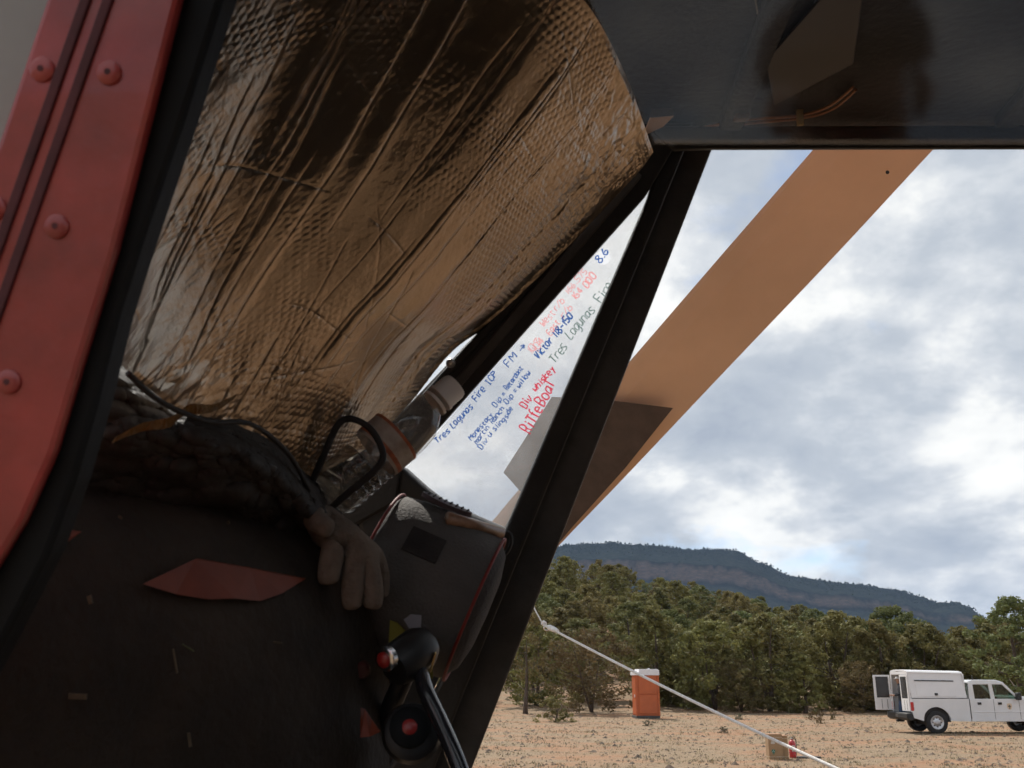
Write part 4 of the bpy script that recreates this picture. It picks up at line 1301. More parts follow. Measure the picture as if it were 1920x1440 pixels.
# piece of the near door pane, shaped to carry the sky and photographer reflection
c0, c1, c2_ = to_ab(1226, 264), to_ab(2080, 264), to_ab(1060, -100)
door_piece('reflection_pane', [c2_, c0, c1, (c1[0], B1 + .01), (c2_[0], B1 + .01)], M['near_pane'], H, 0, .003, 0)
dr = door_piece('near_door_panel', [(-1.15, -1.35), (.42, -1.35), (.42, B0), (-1.15, B0)], M['red_paint'], H)  # unseen near door, added to keep outside light out of the cabin
door_piece('door_rail', [(-1.15, B0 + .001), (A0, B0 + .001), (A0, .70), (-1.15, .70)], M['red_paint'], dr)
door_piece('door_rail', [(A0 + .001, B1), (.30, B1), (.30, .70), (A0 + .001, .70)], M['red_paint'], dr)
door_piece('door_lining', [(-1.14, -1.34), (.41, -1.34), (.41, B0 - .01), (-1.14, B0 - .01)], M['liner'], dr, -.031, .04)  # dark lining added to tone down red reflections in the foil
door_piece('door_lining', [(-1.14, B0), (A0 - .01, B0), (A0 - .01, .69), (-1.14, .69)], M['liner'], dr, -.031, .04)
door_piece('door_lining', [(A0, B1 + .01), (.29, B1 + .01), (.29, .69), (A0, .69)], M['dull_brown'], dr, -.031, .04)
# unseen rear bulkhead and cabin floor, added to keep the cabin dark
wparent(box('rear_bulkhead', 1.30, 1.35, .05, yr + .05, .95, zr - .003, M['liner'], None, .01), H)
wparent(box('cabin_floor', -1.2, 1.3, .25, yr + .05, .88, .94, M['liner'], None, .01), H)

# ------------------------------------------------------------------ foil sunshade (crumpled bubble foil)
NU, NV = 900, 720


def curve3(pts, n_):
    pts = bez([P(*q) for q in pts], 40)
    d_ = np.array([[q.x, q.y, q.z] for q in pts])
    s_ = np.concatenate([[0], np.cumsum(np.linalg.norm(np.diff(d_, axis=0), axis=1))]); s_ /= s_[-1]
    return np.stack([np.interp(np.linspace(0, 1, n_), s_, d_[:, k]) for k in range(3)], axis=-1)


top = curve3([(440, -90, .80), (700, -150, .89), (960, -120, .95), (1095, 0, 1.03), (1172, 140, 1.17), (1225, 285, 1.37)], NU)
bot = curve3([(190, 640, .74), (262, 715, .84), (420, 830, 1.02), (560, 900, 1.18), (690, 838, 1.36)], NU)
lef = curve3([(440, -90, .80), (355, 170, .80), (255, 440, .78), (190, 640, .74)], NV)
rig = curve3([(1225, 285, 1.37), (1172, 350, 1.42), (952, 580, 1.43), (850, 660, 1.43), (772, 752, 1.41), (690, 838, 1.36)], NV)
uu = np.linspace(0, 1, NU)[None, :, None]; vv = np.linspace(0, 1, NV)[:, None, None]
S_ = (1 - vv) * top[None] + vv * bot[None] + (1 - uu) * lef[:, None] + uu * rig[:, None]
S_ -= (1 - uu) * (1 - vv) * top[0] + uu * (1 - vv) * top[-1] + (1 - uu) * vv * bot[0] + uu * vv * bot[-1]
du = np.gradient(S_, axis=1); dv = np.gradient(S_, axis=0)
N_ = np.cross(du, dv); N_ /= np.linalg.norm(N_, axis=2, keepdims=True)
cc = np.array(CP)
sg = np.sign(np.sum(N_ * (cc - S_), axis=2, keepdims=True)); N_ *= sg
su = np.cumsum(np.linalg.norm(du, axis=2), axis=1); sv = np.cumsum(np.linalg.norm(dv, axis=2), axis=0)   # metres
U2 = np.linspace(0, 1, NU)[None, :] + 0 * sv; V2 = np.linspace(0, 1, NV)[:, None] + 0 * su
hgt = 0.014 * (fbm(U2 * 2.6 + 3, V2 * 1.6 + 8, 2, 41) - 0.4) + 0.008 * (fbm(U2 * 7 + 13, V2 * 3 + 2, 3, 43) - .45)
# bubbles: staggered lattice of small domes, crushed in places
pit = 0.0098
ru = su / pit + 1.8 * fbm(su * 12, sv * 12, 3, 45); rv = sv / (pit * 0.866) + 1.8 * fbm(su * 12 + 50, sv * 12, 3, 46)
row = np.floor(rv); fu = ru + 0.5 * (row % 2); fu = fu - np.floor(fu) - 0.5; fv = (rv - row - 0.5) * 0.866
dome = np.clip(1 - (fu ** 2 + fv ** 2) / 0.15, 0, 1) ** 0.6
flat = np.clip((fbm(U2 * 5 + 5, V2 * 6 + 5, 3, 51) - 0.30) * 3.2, 0.06, 1)
hgt += 0.0010 * dome * flat + 0.0012 * (fbm(su * 75, sv * 75, 2, 55) - .4) * np.clip(1.3 - flat, 0, 1)
# crumple of the upper far corner and the lower edge
cr = np.clip(1 - np.hypot((U2 - 0.86) / .26, (V2 - 0.10) / .34), 0, 1) + 0.6 * np.clip((V2 - .80) / .2, 0, 1)
hgt += cr * (0.022 * np.abs(fbm(su * 22, sv * 22, 3, 61) - 0.45) + 0.003 * np.abs(fbm(su * 70, sv * 70, 2, 63) - .45) * 2)
# long creases running with the pillars, slightly slanted and wavering
rgn = np.random.RandomState(3)
for k in range(34):
    u0 = rgn.uniform(0.02, 0.98); sl = rgn.uniform(-.04, .03); v0, v1 = sorted(rgn.uniform(-.2, 1.2, 2))
    if v1 - v0 < .4: v1 = v0 + .6
    wob = 0.006 * (vnoise(V2 * 9 + k, V2 * 0 + k, 70 + k) - .5)
    dd = (U2 - (u0 + sl * V2 + wob)) * su[:, -1:]
    wgt = np.clip((V2 - v0) * 12, 0, 1) * np.clip((v1 - V2) * 12, 0, 1)
    wd = rgn.uniform(.0009, .0018); am = -rgn.uniform(.0008, .0020)
    hgt += wgt * am * np.exp(-np.abs(dd) / wd)
    hgt += wgt * rgn.uniform(-.0035, .0035) * np.tanh(dd / .010) * np.exp(-np.abs(dd) / .05)
# short cross creases
for k in range(34):
    u0, v0 = rgn.uniform(.02, .98), rgn.uniform(.05, 1.0); an = rgn.uniform(-.9, .9) + (1.57 if k % 3 == 0 else 0.4); L = rgn.uniform(.02, .11)
    if k % 2 == 0: v0 = rgn.uniform(.6, 1)
    a = int(v0 * (NV - 1)); c_ = int(u0 * (NU - 1))
    X_ = su - su[a, c_]; Y_ = sv - sv[a, c_]
    al = X_ * math.cos(an) + Y_ * math.sin(an); pe = -X_ * math.sin(an) + Y_ * math.cos(an) + .0012 * np.sin(al * 40 + k)
    hgt += np.clip((L - np.abs(al)) / .01, 0, 1) * -rgn.uniform(.0005, .0013) * np.exp(-np.abs(pe) / .0012)
edge = np.clip(np.minimum(U2, 1 - U2) / .012, 0, 1) * np.clip(np.minimum(V2, 1 - V2) / .012, 0, 1)
foil = grid_mesh('foil_sunshade', S_ + N_ * (hgt * (0.25 + .75 * edge))[:, :, None], M['foil'], True)
tag(foil, 'crumpled coppery bubble-foil sunshade covering the windshield', 'sunshade')

# ------------------------------------------------------------------ dash shroud and dark lower cockpit
def patch(name, rows_, mt, parent, amp=.01, sc=9, n=(60, 90), seed=80):
    rows3 = [curve3(r_, n[1]) for r_ in rows_]
    R3 = np.array(rows3)
    out = np.zeros((n[0], n[1], 3)); ts = np.linspace(0, 1, n[0])
    k = len(rows3)
    for j in range(n[1]):
        pts = bez([Vector(R3[i, j]) for i in range(k)], 20)
        d_ = np.array([list(q) for q in pts]); s_ = np.linspace(0, 1, len(d_))
        for c_ in range(3): out[:, j, c_] = np.interp(ts, s_, d_[:, c_])
    uu_, vv_ = np.meshgrid(np.linspace(0, 1, n[1]), ts)
    h_ = amp * (fbm(uu_ * sc + 3, vv_ * sc + 7, 4, seed) - .45)
    out -= np.array(CF)[None, None] * h_[:, :, None]
    return grid_mesh(name, out, mt, True, parent)


dash = patch('dash_shroud', [
    [(60, 905, .86), (200, 912, .95), (420, 945, 1.08), (640, 1005, 1.24), (740, 1050, 1.34)],
    [(40, 960, .80), (200, 960, .90), (420, 985, 1.02), (640, 1040, 1.18), (735, 1090, 1.30)],
    [(-60, 1180, .74), (180, 1190, .84), (420, 1200, .95), (620, 1220, 1.08), (730, 1230, 1.26)],
    [(-160, 1560, .74), (120, 1560, .82), (380, 1560, .92), (600, 1560, 1.02), (730, 1560, 1.2)]], M['dash'], H, .02, 7)
tube('dash_piping', bez([P(170, 902, .915), P(300, 920, .99), P(420, 948, 1.05), P(540, 975, 1.13), P(640, 1008, 1.21)]), .0035, mat('piping_dark', (.03, .026, .025), .25, coat=.6), dash, 8)
slab('lower_leak_block', [(560, 860), (745, 868), (800, 930), (935, 1000), (938, 1010), (815, 1290), (735, 1490), (-400, 1490), (-400, 620), (200, 620)], D + .10, .02, M['liner'], H, .002)  # dark sheet added behind the items so no outside light shows
slab('nose_leak_block', [(-700, 480), (-40, 480), (160, 560), (230, 640), (640, 900), (640, 1490), (-700, 1490)], D + .02, .02, M['liner'], H, .002)  # dark backing added to stop bright leaks below the foil


def patch_pt(px, py, lift=.006):
    """nearest depth on the dash under a pixel"""
    best, bd = None, 1e9
    for v_ in dash.data.vertices:
        w_ = v_.co - CP
        d_ = w_.dot(CF); x_ = 960 + FPX * w_.dot(CR) / d_; y_ = 720 - FPX * w_.dot(CU) / d_
        e_ = (x_ - px) ** 2 + (y_ - py) ** 2
        if e_ < bd: bd = e_; best = d_
    return best - lift


def dash_piece(name, ol, mt, lift=.006, th=.003, parent=dash):
    return slab(name, ol, [patch_pt(x, y, lift) for x, y in ol], th, mt, parent, .0008)


def dash_poly(name, ol, mt, lift, parent):
    bm = bmesh.new()
    f_ = [P(x, y, patch_pt(x, y, lift)) for x, y in ol]
    bm_prism(bm, f_, [q + CF * .004 for q in f_])
    bmesh.ops.triangulate(bm, faces=[q for q in bm.faces if len(q.verts) > 4])
    return wparent(bm_obj(name, bm, mt, None), parent)


dash_poly('orange_patch', [(268, 1095), (366, 1048), (470, 1066), (572, 1086), (530, 1112), (488, 1127), (440, 1122), (392, 1124), (330, 1114)], M['dull_orange'], .012, dash)  # thin orange patch set on the shroud
dash_poly('orange_patch', [(85, 1036), (103, 990), (150, 998), (120, 1020)], M['dull_orange'], .012, dash)
# lint, straws and crumbs stuck on the shroud
M['lint'] = mat('lint', (0.085, 0.066, 0.042), 0.9, var=.3, vscale=80)
M['straw'] = mat('straw', (0.06, 0.06, 0.02), 0.8)
for px, py, L, an, w_, mt_ in ((145, 1306, 34, 0, 12, 'lint'), (168, 1125, 16, 70, 9, 'lint'), (355, 1388, 26, 80, 6, 'lint'), (328, 1240, 46, 80, 3, 'lint'), (352, 1215, 26, 30, 2, 'straw'), (520, 1205, 16, 5, 3, 'lint'), (225, 970, 8, 30, 5, 'lint'), (428, 980, 6, 60, 6, 'lint')):
    a = math.radians(an); t = Vector((math.cos(a), math.sin(a))) * L / 2; n_ = Vector((-math.sin(a), math.cos(a))) * w_ / 2
    q = Vector((px, py)); d0 = patch_pt(px, py, .012)
    slab('lint_speck', [tuple(q - t - n_), tuple(q + t - n_ * .6), tuple(q + t + n_), tuple(q - t + n_ * .8)], d0, .002, M[mt_], dash, 0)

# dark jacket bundled on the dash below the foil
M['jacket'] = mat('jacket', (0.020, 0.015, 0.012), 0.75, var=.4, vscale=18, bump=.4, bscale=60)
jk = patch('jacket', [
    [(150, 640, .93), (230, 690, .92), (330, 770, .98), (430, 800, 1.03), (520, 850, 1.11), (600, 930, 1.20)],
    [(120, 720, .87), (220, 740, .87), (330, 790, .93), (430, 815, .98), (520, 870, 1.06), (610, 960, 1.15)],
    [(90, 820, .86), (220, 830, .88), (330, 850, .93), (440, 870, .97), (530, 920, 1.06), (620, 990, 1.16)],
    [(60, 930, .90), (210, 940, .95), (330, 960, 1.02), (440, 980, 1.07), (540, 1000, 1.15), (630, 1030, 1.25)]], M['jacket'], None, .07, 11, (110, 150), 91)
tag(jk, 'dark rumpled jacket bundled under the lower edge of the foil', 'jacket')
sol = jk.modifiers.new('solid', 'SOLIDIFY'); sol.thickness = .006; sol.offset = -1

# cables draped over the jacket
M['cable'] = mat('cable', (0.012, 0.010, 0.009), 0.7)
tag(tube('cable', bez([P(240, 700, .80), P(300, 752, .84), P(390, 790, .90), P(470, 795, .96), P(540, 850, 1.05), P(580, 920, 1.10)]), .0026, M['cable'], None, 10), 'thin black cable along the upper edge of the jacket', 'cable')
# yellow strap lying over the jacket
M['strap'] = mat('strap', (0.16, 0.08, 0.012), 0.7, var=.25, vscale=50, bump=.3, bscale=300)
bm = bmesh.new()
ctr = bez([P(215, 824, .83), P(270, 800, .85), P(318, 792, .868), P(352, 768, .885), P(398, 766, .91), P(442, 744, .95)], 6)
prev = None
for i, q in enumerate(ctr):
    n_ = CU * .0055 * (1 - .9 * abs(i / (len(ctr) - 1) - .5)) + CR * .002 + CF * .003 * math.sin(i * .9)
    ring = [bm.verts.new(q + n_ - CF * .0015), bm.verts.new(q - n_ - CF * .0015), bm.verts.new(q - n_ + CF * .0015), bm.verts.new(q + n_ + CF * .0015)]
    if prev:
        for k in range(4): bm.faces.new((prev[k], prev[(k + 1) % 4], ring[(k + 1) % 4], ring[k]))
    else: bm.faces.new(ring[::-1])
    prev = ring
bm.faces.new(prev)
tag(bm_obj('yellow_strap', bm, M['strap']), 'yellow webbing strap lying across the dark jacket', 'strap')

# ------------------------------------------------------------------ water bottle and its cord
b0 = P(612, 930, 1.20); b1 = P(852, 724, 1.27)
axb = (b1 - b0); LB = axb.length; axb.normalize()
wb = empty('water_bottle', b0, 'clear ribbed water bottle with white cap tucked below the pillar', 'bottle')
bpy.context.view_layer.update()
prof = [(0, .016), (.003, .030)]
for k in range(7):
    z_ = .008 + k * .0105
    prof += [(z_, .0345), (z_ + .004, .0362), (z_ + .0065, .0362), (z_ + .0095, .0335)]
prof += [(.085, .0355), (.125, .0360), (.135, .0355), (.150, .033), (.166, .024), (.176, .0155), (LB - .034, .014), (LB - .02, .014)]
lathe('bottle_body', prof, b0, axb, M['clear_plastic'], wb, 40)
capo = lathe('bottle_cap', [(0, .0195), (.004, .0195), (.006, .0182), (.024, .0182), (.028, .0165)], b0 + axb * (LB - .026), axb, M['cap'], wb, 32)
lathe('neck_ring', [(0, .019), (.004, .019)], b0 + axb * (LB - .036), axb, M['cap'], wb, 32)
M['label'] = mat('label', (0.55, 0.46, 0.38), 0.5, col2=(0.35, 0.27, 0.21), vscale=60)
M['label_o'] = mat('label_o', (0.42, 0.12, 0.05), 0.5, var=.3, vscale=120)
lab = lathe('bottle_label', [(0, .0366), (.034, .0370)], b0 + axb * .080, axb, M['label'], wb, 40, closed=False)
lathe('label_stripe', [(0, .0369), (.006, .0369)], b0 + axb * .084, axb, M['label_o'], lab, 40, closed=False)
lathe('label_stripe', [(0, .0371), (.004, .0371)], b0 + axb * .110, axb, M['label_o'], lab, 40, closed=False)
# water and dark blot seen inside
lathe('water', [(.004, .030), (.008, .0325), (.06, .0325), (.061, .001)], b0, axb, glass_mat('water', (.55, .52, .48), 0.02, 1.33), wb, 24)
cord = bez([P(560, 960, 1.19), P(600, 870, 1.16), P(640, 790, 1.16), P(690, 800, 1.155), P(718, 850, 1.15), P(700, 885, 1.15), P(640, 935, 1.155), P(590, 985, 1.18)])
tag(tube('cord_loop', cord, .0042, M['rubber'], None, 8), 'black elastic cord looped around the water bottle', 'cord')

# ------------------------------------------------------------------ grey drum bag with red piping
M['bag_grey'] = mat('bag_grey', (0.10, 0.088, 0.080), 0.85, var=.15, vscale=20, bump=.3, bscale=260)
M['bag_dark'] = mat('bag_dark', (0.030, 0.024, 0.022), 0.85, var=.3, vscale=25, bump=.3, bscale=200)
M['piping_red'] = mat('piping_red', (0.20, 0.016, 0.010), 0.6)
bc = P(795, 1098, 1.30)
bax = (CR * 0.90 - CU * 0.38 - CF * 0.10).normalized()
BR, BL = .098, .074
bag = empty('grey_bag', bc, 'grey drum-shaped bag with red piping hanging below the quarter window', 'bag')
bpy.context.view_layer.update()
lathe('bag_body', [(-BL, BR - .006), (-BL + .006, BR), (-.04, BR + .004), (0, BR + .006), (.04, BR + .004), (BL - .006, BR), (BL, BR - .006)], bc, bax, M['bag_grey'], bag, 48)
lathe('end_panel', [(0, BR - .008), (.010, BR - .02), (.016, BR * .5), (.018, .002)], bc + bax * BL, bax, M['bag_dark'], bag, 40)
for s_ in (-1, 1):
    a1 = bax.orthogonal().normalized(); a2 = bax.cross(a1)
    ring = [bc + bax * s_ * BL + (a1 * math.cos(t) + a2 * math.sin(t)) * BR for t in np.linspace(0, 2 * math.pi, 49)]
    tube('red_piping', ring, .0022, M['piping_red'], bag, 8)
# woven patch and ribbed oval badge lie on the curved side
vdir = (CP - bc); vdir = (vdir - bax * vdir.dot(bax)).normalized(); tdir = bax.cross(vdir)
if tdir.dot(CU) < 0: tdir = -tdir


def on_bag(s, ang, lift=.0):
    return bc + bax * s + (vdir * math.cos(ang) + tdir * math.sin(ang)) * (BR + .006 + lift)


def bag_patch(name, s0, s1, a0, a1, lift, th, mt, oval=False, n_=10):
    bm = bmesh.new(); g0 = {}; g1 = {}
    for i in range(n_ + 1):
        for j in range(n_ + 1):
            fx, fy = i / n_ * 2 - 1, j / n_ * 2 - 1
            if oval:
                r_ = max(abs(fx), abs(fy)); l_ = math.hypot(fx, fy)
                if l_ > 0: fx, fy = fx * r_ / l_, fy * r_ / l_
            s = (s0 + s1) / 2 + fx * (s1 - s0) / 2; a = (a0 + a1) / 2 + fy * (a1 - a0) / 2
            g1[i, j] = bm.verts.new(on_bag(s, a, lift + th)); g0[i, j] = bm.verts.new(on_bag(s, a, lift))
    for i in range(n_):
        for j in range(n_):
            bm.faces.new((g1[i, j], g1[i + 1, j], g1[i + 1, j + 1], g1[i, j + 1])); bm.faces.new((g0[i, j], g0[i, j + 1], g0[i + 1, j + 1], g0[i + 1, j]))
    for i in range(n_):
        for q in (0, n_):
            bm.faces.new((g0[i, q], g0[i + 1, q], g1[i + 1, q], g1[i, q])); bm.faces.new((g0[q, i], g0[q, i + 1], g1[q, i + 1], g1[q, i]))
    return wparent(bm_obj(name, bm, mt, None, False), bag)


bag_patch('woven_patch', -.034, .012, .28, .62, .000, .002, M['bag_dark'])
M['badge_pad'] = mat('badge_pad', (0.075, 0.05, 0.055), 0.6)
pad = bag_patch('ribbed_badge', -.05, .022, 1.20, 1.48, .004, .006, M['badge_pad'], True)
for k in range(8):
    s_ = -.042 + k * .008
    o = bag_patch('badge_rib', s_, s_ + .002, 1.27, 1.42, .009, .003, M['bag_dark'], False, 2); 
    o.parent = pad; o.matrix_parent_inverse = Matrix.Identity(4) if pad.matrix_world == Matrix.Identity(4) else pad.matrix_world.inverted()
M['tube_tan'] = mat('tube_tan', (0.30, 0.17, 0.10), 0.35, var=.4, vscale=60, coat=.4)
tube('rolled_edge', [P(838, 972, 1.26), P(880, 983, 1.275), P(942, 1000, 1.30)], [.009, .0085, .007], M['tube_tan'], bag, 12)
rc = P(944, 1020, 1.32)
ring = [rc + CR * .010 * math.cos(t) + CU * .016 * math.sin(t) + CR * .004 * math.sin(t) for t in np.linspace(-2.2, 3.6, 28)]
tube('clip_ring', ring, .0024, M['truck_trim'], bag, 8)
lathe('clip_swivel', [(0, .005), (.012, .006), (.02, .003)], P(932, 1026, 1.31), CR * .3 - CU, M['chrome'], bag, 12)

# ------------------------------------------------------------------ work glove hanging from the dash edge
M['glove'] = mat('glove', (0.15, 0.11, 0.082), 0.9, var=.2, vscale=40, bump=.4, bscale=150)
GDp = 1.13


def gp(x, y, d=0.0):
    q = P(x, y, GDp + d); return (q.x, q.y, q.z)


GJ = [(gp(600, 978, .02), .024), (gp(640, 1000, .01), (.030, .020)), (gp(672, 1030, .01), (.028, .019))]
GE = [(0, 1), (1, 2)]
for root_, pts in ((1, [(628, 1020, -.02, .015), (620, 1052, -.03, .0145), (615, 1084, -.035, .0135), (617, 1096, -.034, .011)]),
                   (2, [(662, 1058, -.012, .0145), (661, 1098, -.02, .0142), (660, 1130, -.024, .0132), (662, 1142, -.022, .010)]),
                   (2, [(690, 1054, .0, .0145), (698, 1096, -.006, .0142), (699, 1130, -.012, .0132), (697, 1143, -.012, .010)]),
                   (2, [(704, 1042, .03, .0115), (716, 1080, .035, .0105), (716, 1110, .03, .0095), (714, 1120, .03, .008)]),
                   (0, [(584, 968, -.01, .0145), (596, 980, -.03, .013), (612, 990, -.042, .0125), (622, 994, -.044, .010)])):
    prev = root_
    for x, y, d_, r_ in pts:
        GJ.append((gp(x, y, d_), r_)); GE.append((prev, len(GJ) - 1)); prev = len(GJ) - 1
gl = figure('work_glove', GJ, GE, [M['glove']], lambda c: 0, None, 1, 2)
tag(gl, 'tan work glove draped over the dash beside the grey bag', 'glove')

# ------------------------------------------------------------------ control grips, hose, tags at the bottom
M['grip'] = mat('grip', (0.016, 0.015, 0.015), 0.45, var=.3, vscale=30)
M['button'] = mat('button', (0.32, 0.02, 0.018), 0.35, coat=.3)
gr1 = empty('control_grip', P(770, 1260, 1.15), 'black control grip with red button in a metal ring', 'grip')
bpy.context.view_layer.update()
pa, pb = P(800, 1205, 1.17), P(740, 1250, 1.13)
lathe('grip_head', [(0, .020), (.012, .026), (.045, .026), (.058, .022)], pa, (pb - pa), M['grip'], gr1, 24)
bd = (CR * -.55 + CU * -.05 - CF * .8).normalized()
r1 = lathe('button_ring', [(0, .0145), (.006, .0145), (.008, .012)], P(728, 1233, 1.11), bd, M['chrome'], gr1, 24)
lathe('red_button', [(0, .009), (.011, .009), (.014, .006), (.015, .001)], P(730, 1233, 1.11), bd, M['button'], gr1, 20)
slab('brass_edge', [(796, 1262), (806, 1255), (816, 1222), (818, 1226), (808, 1262)], 1.14, .004, M['brass'], gr1, .001)
tube('grip_stem', [P(770, 1240, 1.17), P(735, 1320, 1.2), P(700, 1420, 1.24)], .012, M['grip'], gr1, 12)
gr2 = empty('control_grip', P(770, 1420, 1.1), 'lower black grip with dim red button at the bottom edge', 'grip')
bpy.context.view_layer.update()
lathe('grip_head', [(-.06, .022), (-.02, .030), (.0, .034), (.012, .031), (.016, .024)], P(772, 1375, 1.12), (CU * .45 - CF * .85 + CR * .1), M['grip'], gr2, 28)
lathe('button_ring', [(0, .0225), (.003, .0225), (.005, .020)], P(768, 1364, 1.10), (CU * .45 - CF * .85 + CR * .1), M['seal'], gr2, 28)
lathe('red_button', [(0, .010), (.004, .010), (.006, .007), (.007, .001)], P(768, 1364, 1.10), (CU * .45 - CF * .85 + CR * .1), M['button'], gr2, 20)
hz = bez([P(778, 1240, 1.15), P(790, 1268, 1.13), P(800, 1300, 1.11), P(826, 1355, 1.09), P(850, 1410, 1.07), P(876, 1480, 1.05)])
M['hose'] = mat('hose', (0.018, 0.018, 0.022), 0.22, coat=.5)
tag(tube('hose', hz, .0095, M['hose'], None, 14), 'black glossy hose curving down beside the door post', 'hose')
M['tag_yellow'] = mat('tag_yellow', (0.20, 0.17, 0.012), 0.7, var=.15)
M['tag_white'] = mat('tag_white', (0.30, 0.29, 0.32), 0.7)
tag(slab('yellow_tag', [(731, 1163), (745, 1168), (768, 1190), (750, 1218), (728, 1222)], [1.20, 1.2, 1.2, 1.19, 1.19], .0015, M['tag_yellow'], None, 0), 'yellow card hanging below the grey bag', 'card')
tag(slab('white_tag', [(757, 1162), (770, 1152), (790, 1154), (789, 1190), (776, 1192)], 1.195, .0015, M['tag_white'], None, 0), 'white card beside the yellow card below the bag', 'card')
tag(slab('yellow_ribbon', [(800, 1254), (811, 1250), (812, 1270), (806, 1280), (816, 1300), (815, 1318), (806, 1314), (798, 1285)], 1.16, .0015, M['tag_yellow'], None, 0), 'yellow ribbon hanging behind the black hose', 'ribbon')
bm = bmesh.new()
fl = [(676, 1328), (684, 1330), (697, 1350), (713, 1372), (694, 1381), (675, 1383), (680, 1360)]
f_ = [P(x, y, 1.09 + .01 * math.sin(i)) for i, (x, y) in enumerate(fl)]
bm_prism(bm, f_, [q + CF * .0015 for q in f_])
bmesh.ops.triangulate(bm, faces=[q for q in bm.faces if len(q.verts) > 4])
tag(bm_obj('orange_flag', bm, M['dull_orange']), 'small orange pull flag left of the lower grip', 'flag')
lathe_o = lathe('small_knob', [(0, .009), (.012, .010), (.016, .007)], P(680, 1252, 1.16), -CF, mat('knob_red', (.06, .012, .01), .4), None, 16)
tag(lathe_o, 'small dark red knob left of the metal-ringed button', 'knob')

# ------------------------------------------------------------------ rotor blade, tie-down boot and rope
pl_ = [P(880, 1180, 5.2), P(1000, 1030, 5.0), P(1320, 655, 4.45), P(1640, 280, 3.9), P(1900, -30, 3.55)]
pr0 = [(1525, 280, 3.9), (1347, 485, 4.2), (1170, 690, 4.5), (1001, 885, 4.8), (925, 975, 4.95), (880, 1030, 5.02)]
pr1 = [(1750, 280, 3.9), (1560, 485, 4.2), (1360, 695, 4.5), (1168, 898, 4.8), (1060, 1010, 4.95), (1015, 1060, 5.02)]
l3 = [P(*q) for q in [(1785, -20, 3.5)] + pr0]; r3 = [P(*q) for q in [(2030, -20, 3.5)] + pr1]
# inboard of the picture the blade levels out to the hub
d_ = (l3[0] - l3[1]).normalized()
l3 = [l3[0] + Vector((1.9, -1.15, .75)), l3[0] + Vector((.9, -.55, .62))] + l3
r3 = [r3[0] + Vector((1.9, -1.15, .75)), r3[0] + Vector((.9, -.55, .62))] + r3
bm = bmesh.new(); rings = []
for a, c in zip(bez(l3, 6), bez(r3, 6)):
    ch = c - a; nrm = Vector((0, 0, 1)); nrm = (nrm - ch.normalized() * nrm.dot(ch.normalized())).normalized()
    if nrm.dot(a - CP) < 0: nrm = -nrm
    sec = []
    for s_, up_ in ((0, 0), (.02, .004), (.20, .030), (.45, .036), (.75, .020), (1, .003), (1, 0), (.6, -.006), (.25, -.012), (.04, -.006)):
        sec.append(bm.verts.new(a + ch * s_ + nrm * up_))
    rings.append(sec)
for q0, q1 in zip(rings, rings[1:]):
    for k in range(len(q0)): bm.faces.new((q0[k], q0[(k + 1) % len(q0)], q1[(k + 1) % len(q0)], q1[k]))
bm.faces.new(rings[0][::-1]); bm.faces.new(rings[-1])
blade = wparent(bm_obj('rotor_blade', bm, M['blade'], None, False), H)
hub = (l3[0] + r3[0]) / 2
wparent(lathe('rotor_hub', [(-.12, .16), (-.1, .26), (.08, .26), (.14, .14)], hub, (0, 0, 1), M['grey_frame'], None, None, 24) if False else lathe('rotor_hub', [(-.12, .16), (-.1, .30), (.08, .30), (.14, .14)], hub, (0, 0, 1), M['grey_frame'], None, 24), H)
wparent(tube('rotor_mast', [Vector((hub.x, hub.y, zr + .6)), hub], .07, M['grey_frame'], None, 14), H)
lathe('blade_bolt', [(0, .008), (.004, .006)], P(1664, 323, 3.93), -CF, M['rubber'], blade, 10)
bootol = [(1035, 744, 4.62), (1130, 749, 4.58), (1262, 765, 4.54), (1172, 878, 4.72), (1076, 985, 4.86), (1010, 1062, 4.95), (925, 1050, 4.97), (948, 985, 4.92), (985, 932, 4.84), (1004, 906, 4.82), (944, 886, 4.82)]
bm = bmesh.new(); f_ = [P(x, y, q - .03) for x, y, q in bootol]
bm_prism(bm, f_, [q + CF * .025 for q in f_])
bmesh.ops.triangulate(bm, faces=[q for q in bm.faces if len(q.verts) > 4])
boot = bm_obj('blade_boot', bm, M['boot'])
tag(boot, 'dark tie-down sleeve over the lower end of the tan blade', 'sleeve')
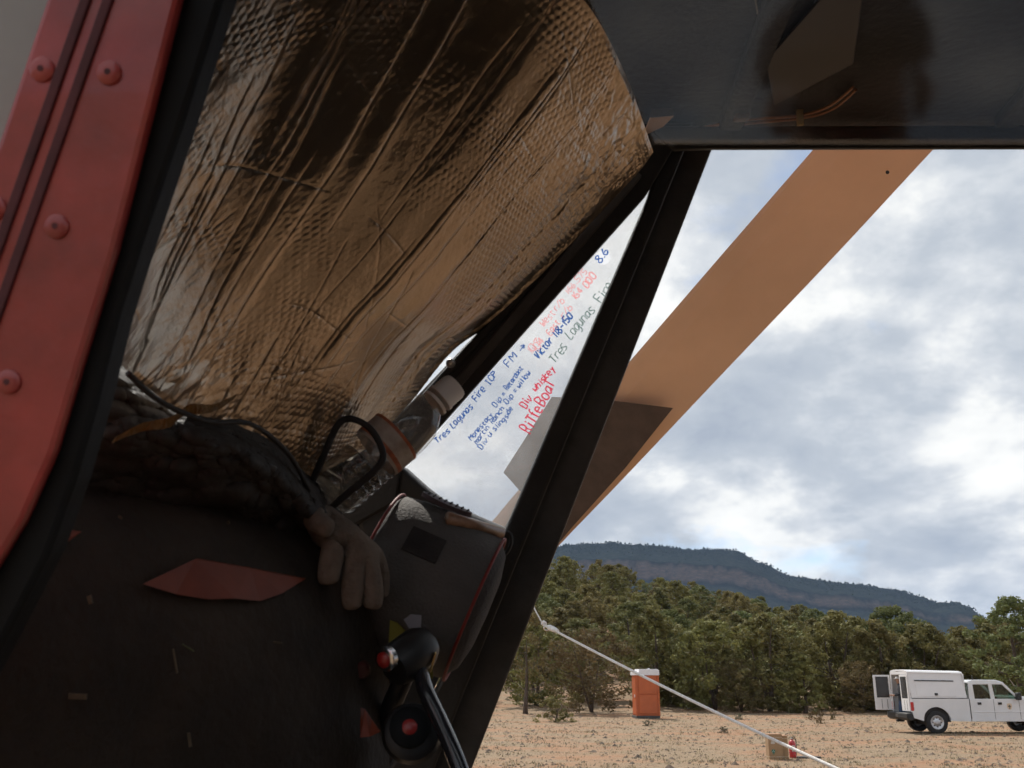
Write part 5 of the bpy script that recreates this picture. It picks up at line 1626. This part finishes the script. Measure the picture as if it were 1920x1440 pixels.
rope = empty('tie_down_rope', P(1640, 1445, 2.75), 'white tie-down rope running from the blade to the lower right', 'rope')
bpy.context.view_layer.update()
a_, b_, c_ = P(968, 1060, 4.93), P(1018, 1171, 4.6), P(1640, 1447, 2.75)
c2 = c_ + (c_ - b_).normalized() * 1.4
tube('rope_lead', [a_, P(1003, 1143, 4.7), b_], .0035, M['rope'], rope, 8)
ln = [b_.lerp(c2, t) + Vector((0, 0, -.04 * math.sin(math.pi * t))) for t in np.linspace(0, 1, 40)]
tube('rope_line', ln, .0056, M['rope'], rope, 8)
rc = P(1026, 1178, 4.58)
tube('shackle', [rc + CR * .016 * math.cos(t) + CU * .010 * math.sin(t) for t in np.linspace(0, 6.28, 20)], .004, M['chrome'], rope, 8)
lathe('rope_knot', [(0, .004), (.006, .012), (.02, .013), (.028, .006)], P(1015, 1166, 4.6), CR * .8 - CU * .5, M['rope'], rope, 12)
kn = (c_ - b_).normalized()
lathe('rope_knot', [(0, .008), (.02, .013), (.07, .012), (.10, .008)], b_ + kn * .05, kn, M['rope'], rope, 12)

# ------------------------------------------------------------------ photographer (only seen reflected in the pane)
vq = (P(1590, 185, 1) - CP).normalized()
hp = CP + vq * (0.36 / vq.dot(nv))
rf = vq - nv * (2 * vq.dot(nv))
head = hp + rf * 1.15
person('photographer in dark clothes and cap, a dark silhouette reflected in the window pane', (head.x, head.y, head.z - 1.80), math.radians(-5), 1.90, 'dark_cloth', 'dark_cloth', 'dark_cloth', 'front')

# ------------------------------------------------------------------ air
hz_m = bpy.data.materials.new('haze'); hz_m.use_nodes = True
nt = hz_m.node_tree; nt.nodes.clear()
pv = nt.nodes.new('ShaderNodeVolumePrincipled'); pv.inputs['Color'].default_value = (0.50, 0.68, 1.0, 1); pv.inputs['Density'].default_value = 0.00006
o_ = nt.nodes.new('ShaderNodeOutputMaterial'); nt.links.new(pv.outputs[0], o_.inputs['Volume'])
hz_o = box('haze', -9500, 9500, -9500, 9500, -60, 420, hz_m)
tag(hz_o, 'thin blue haze in the air before the mesa', None, kind='stuff')
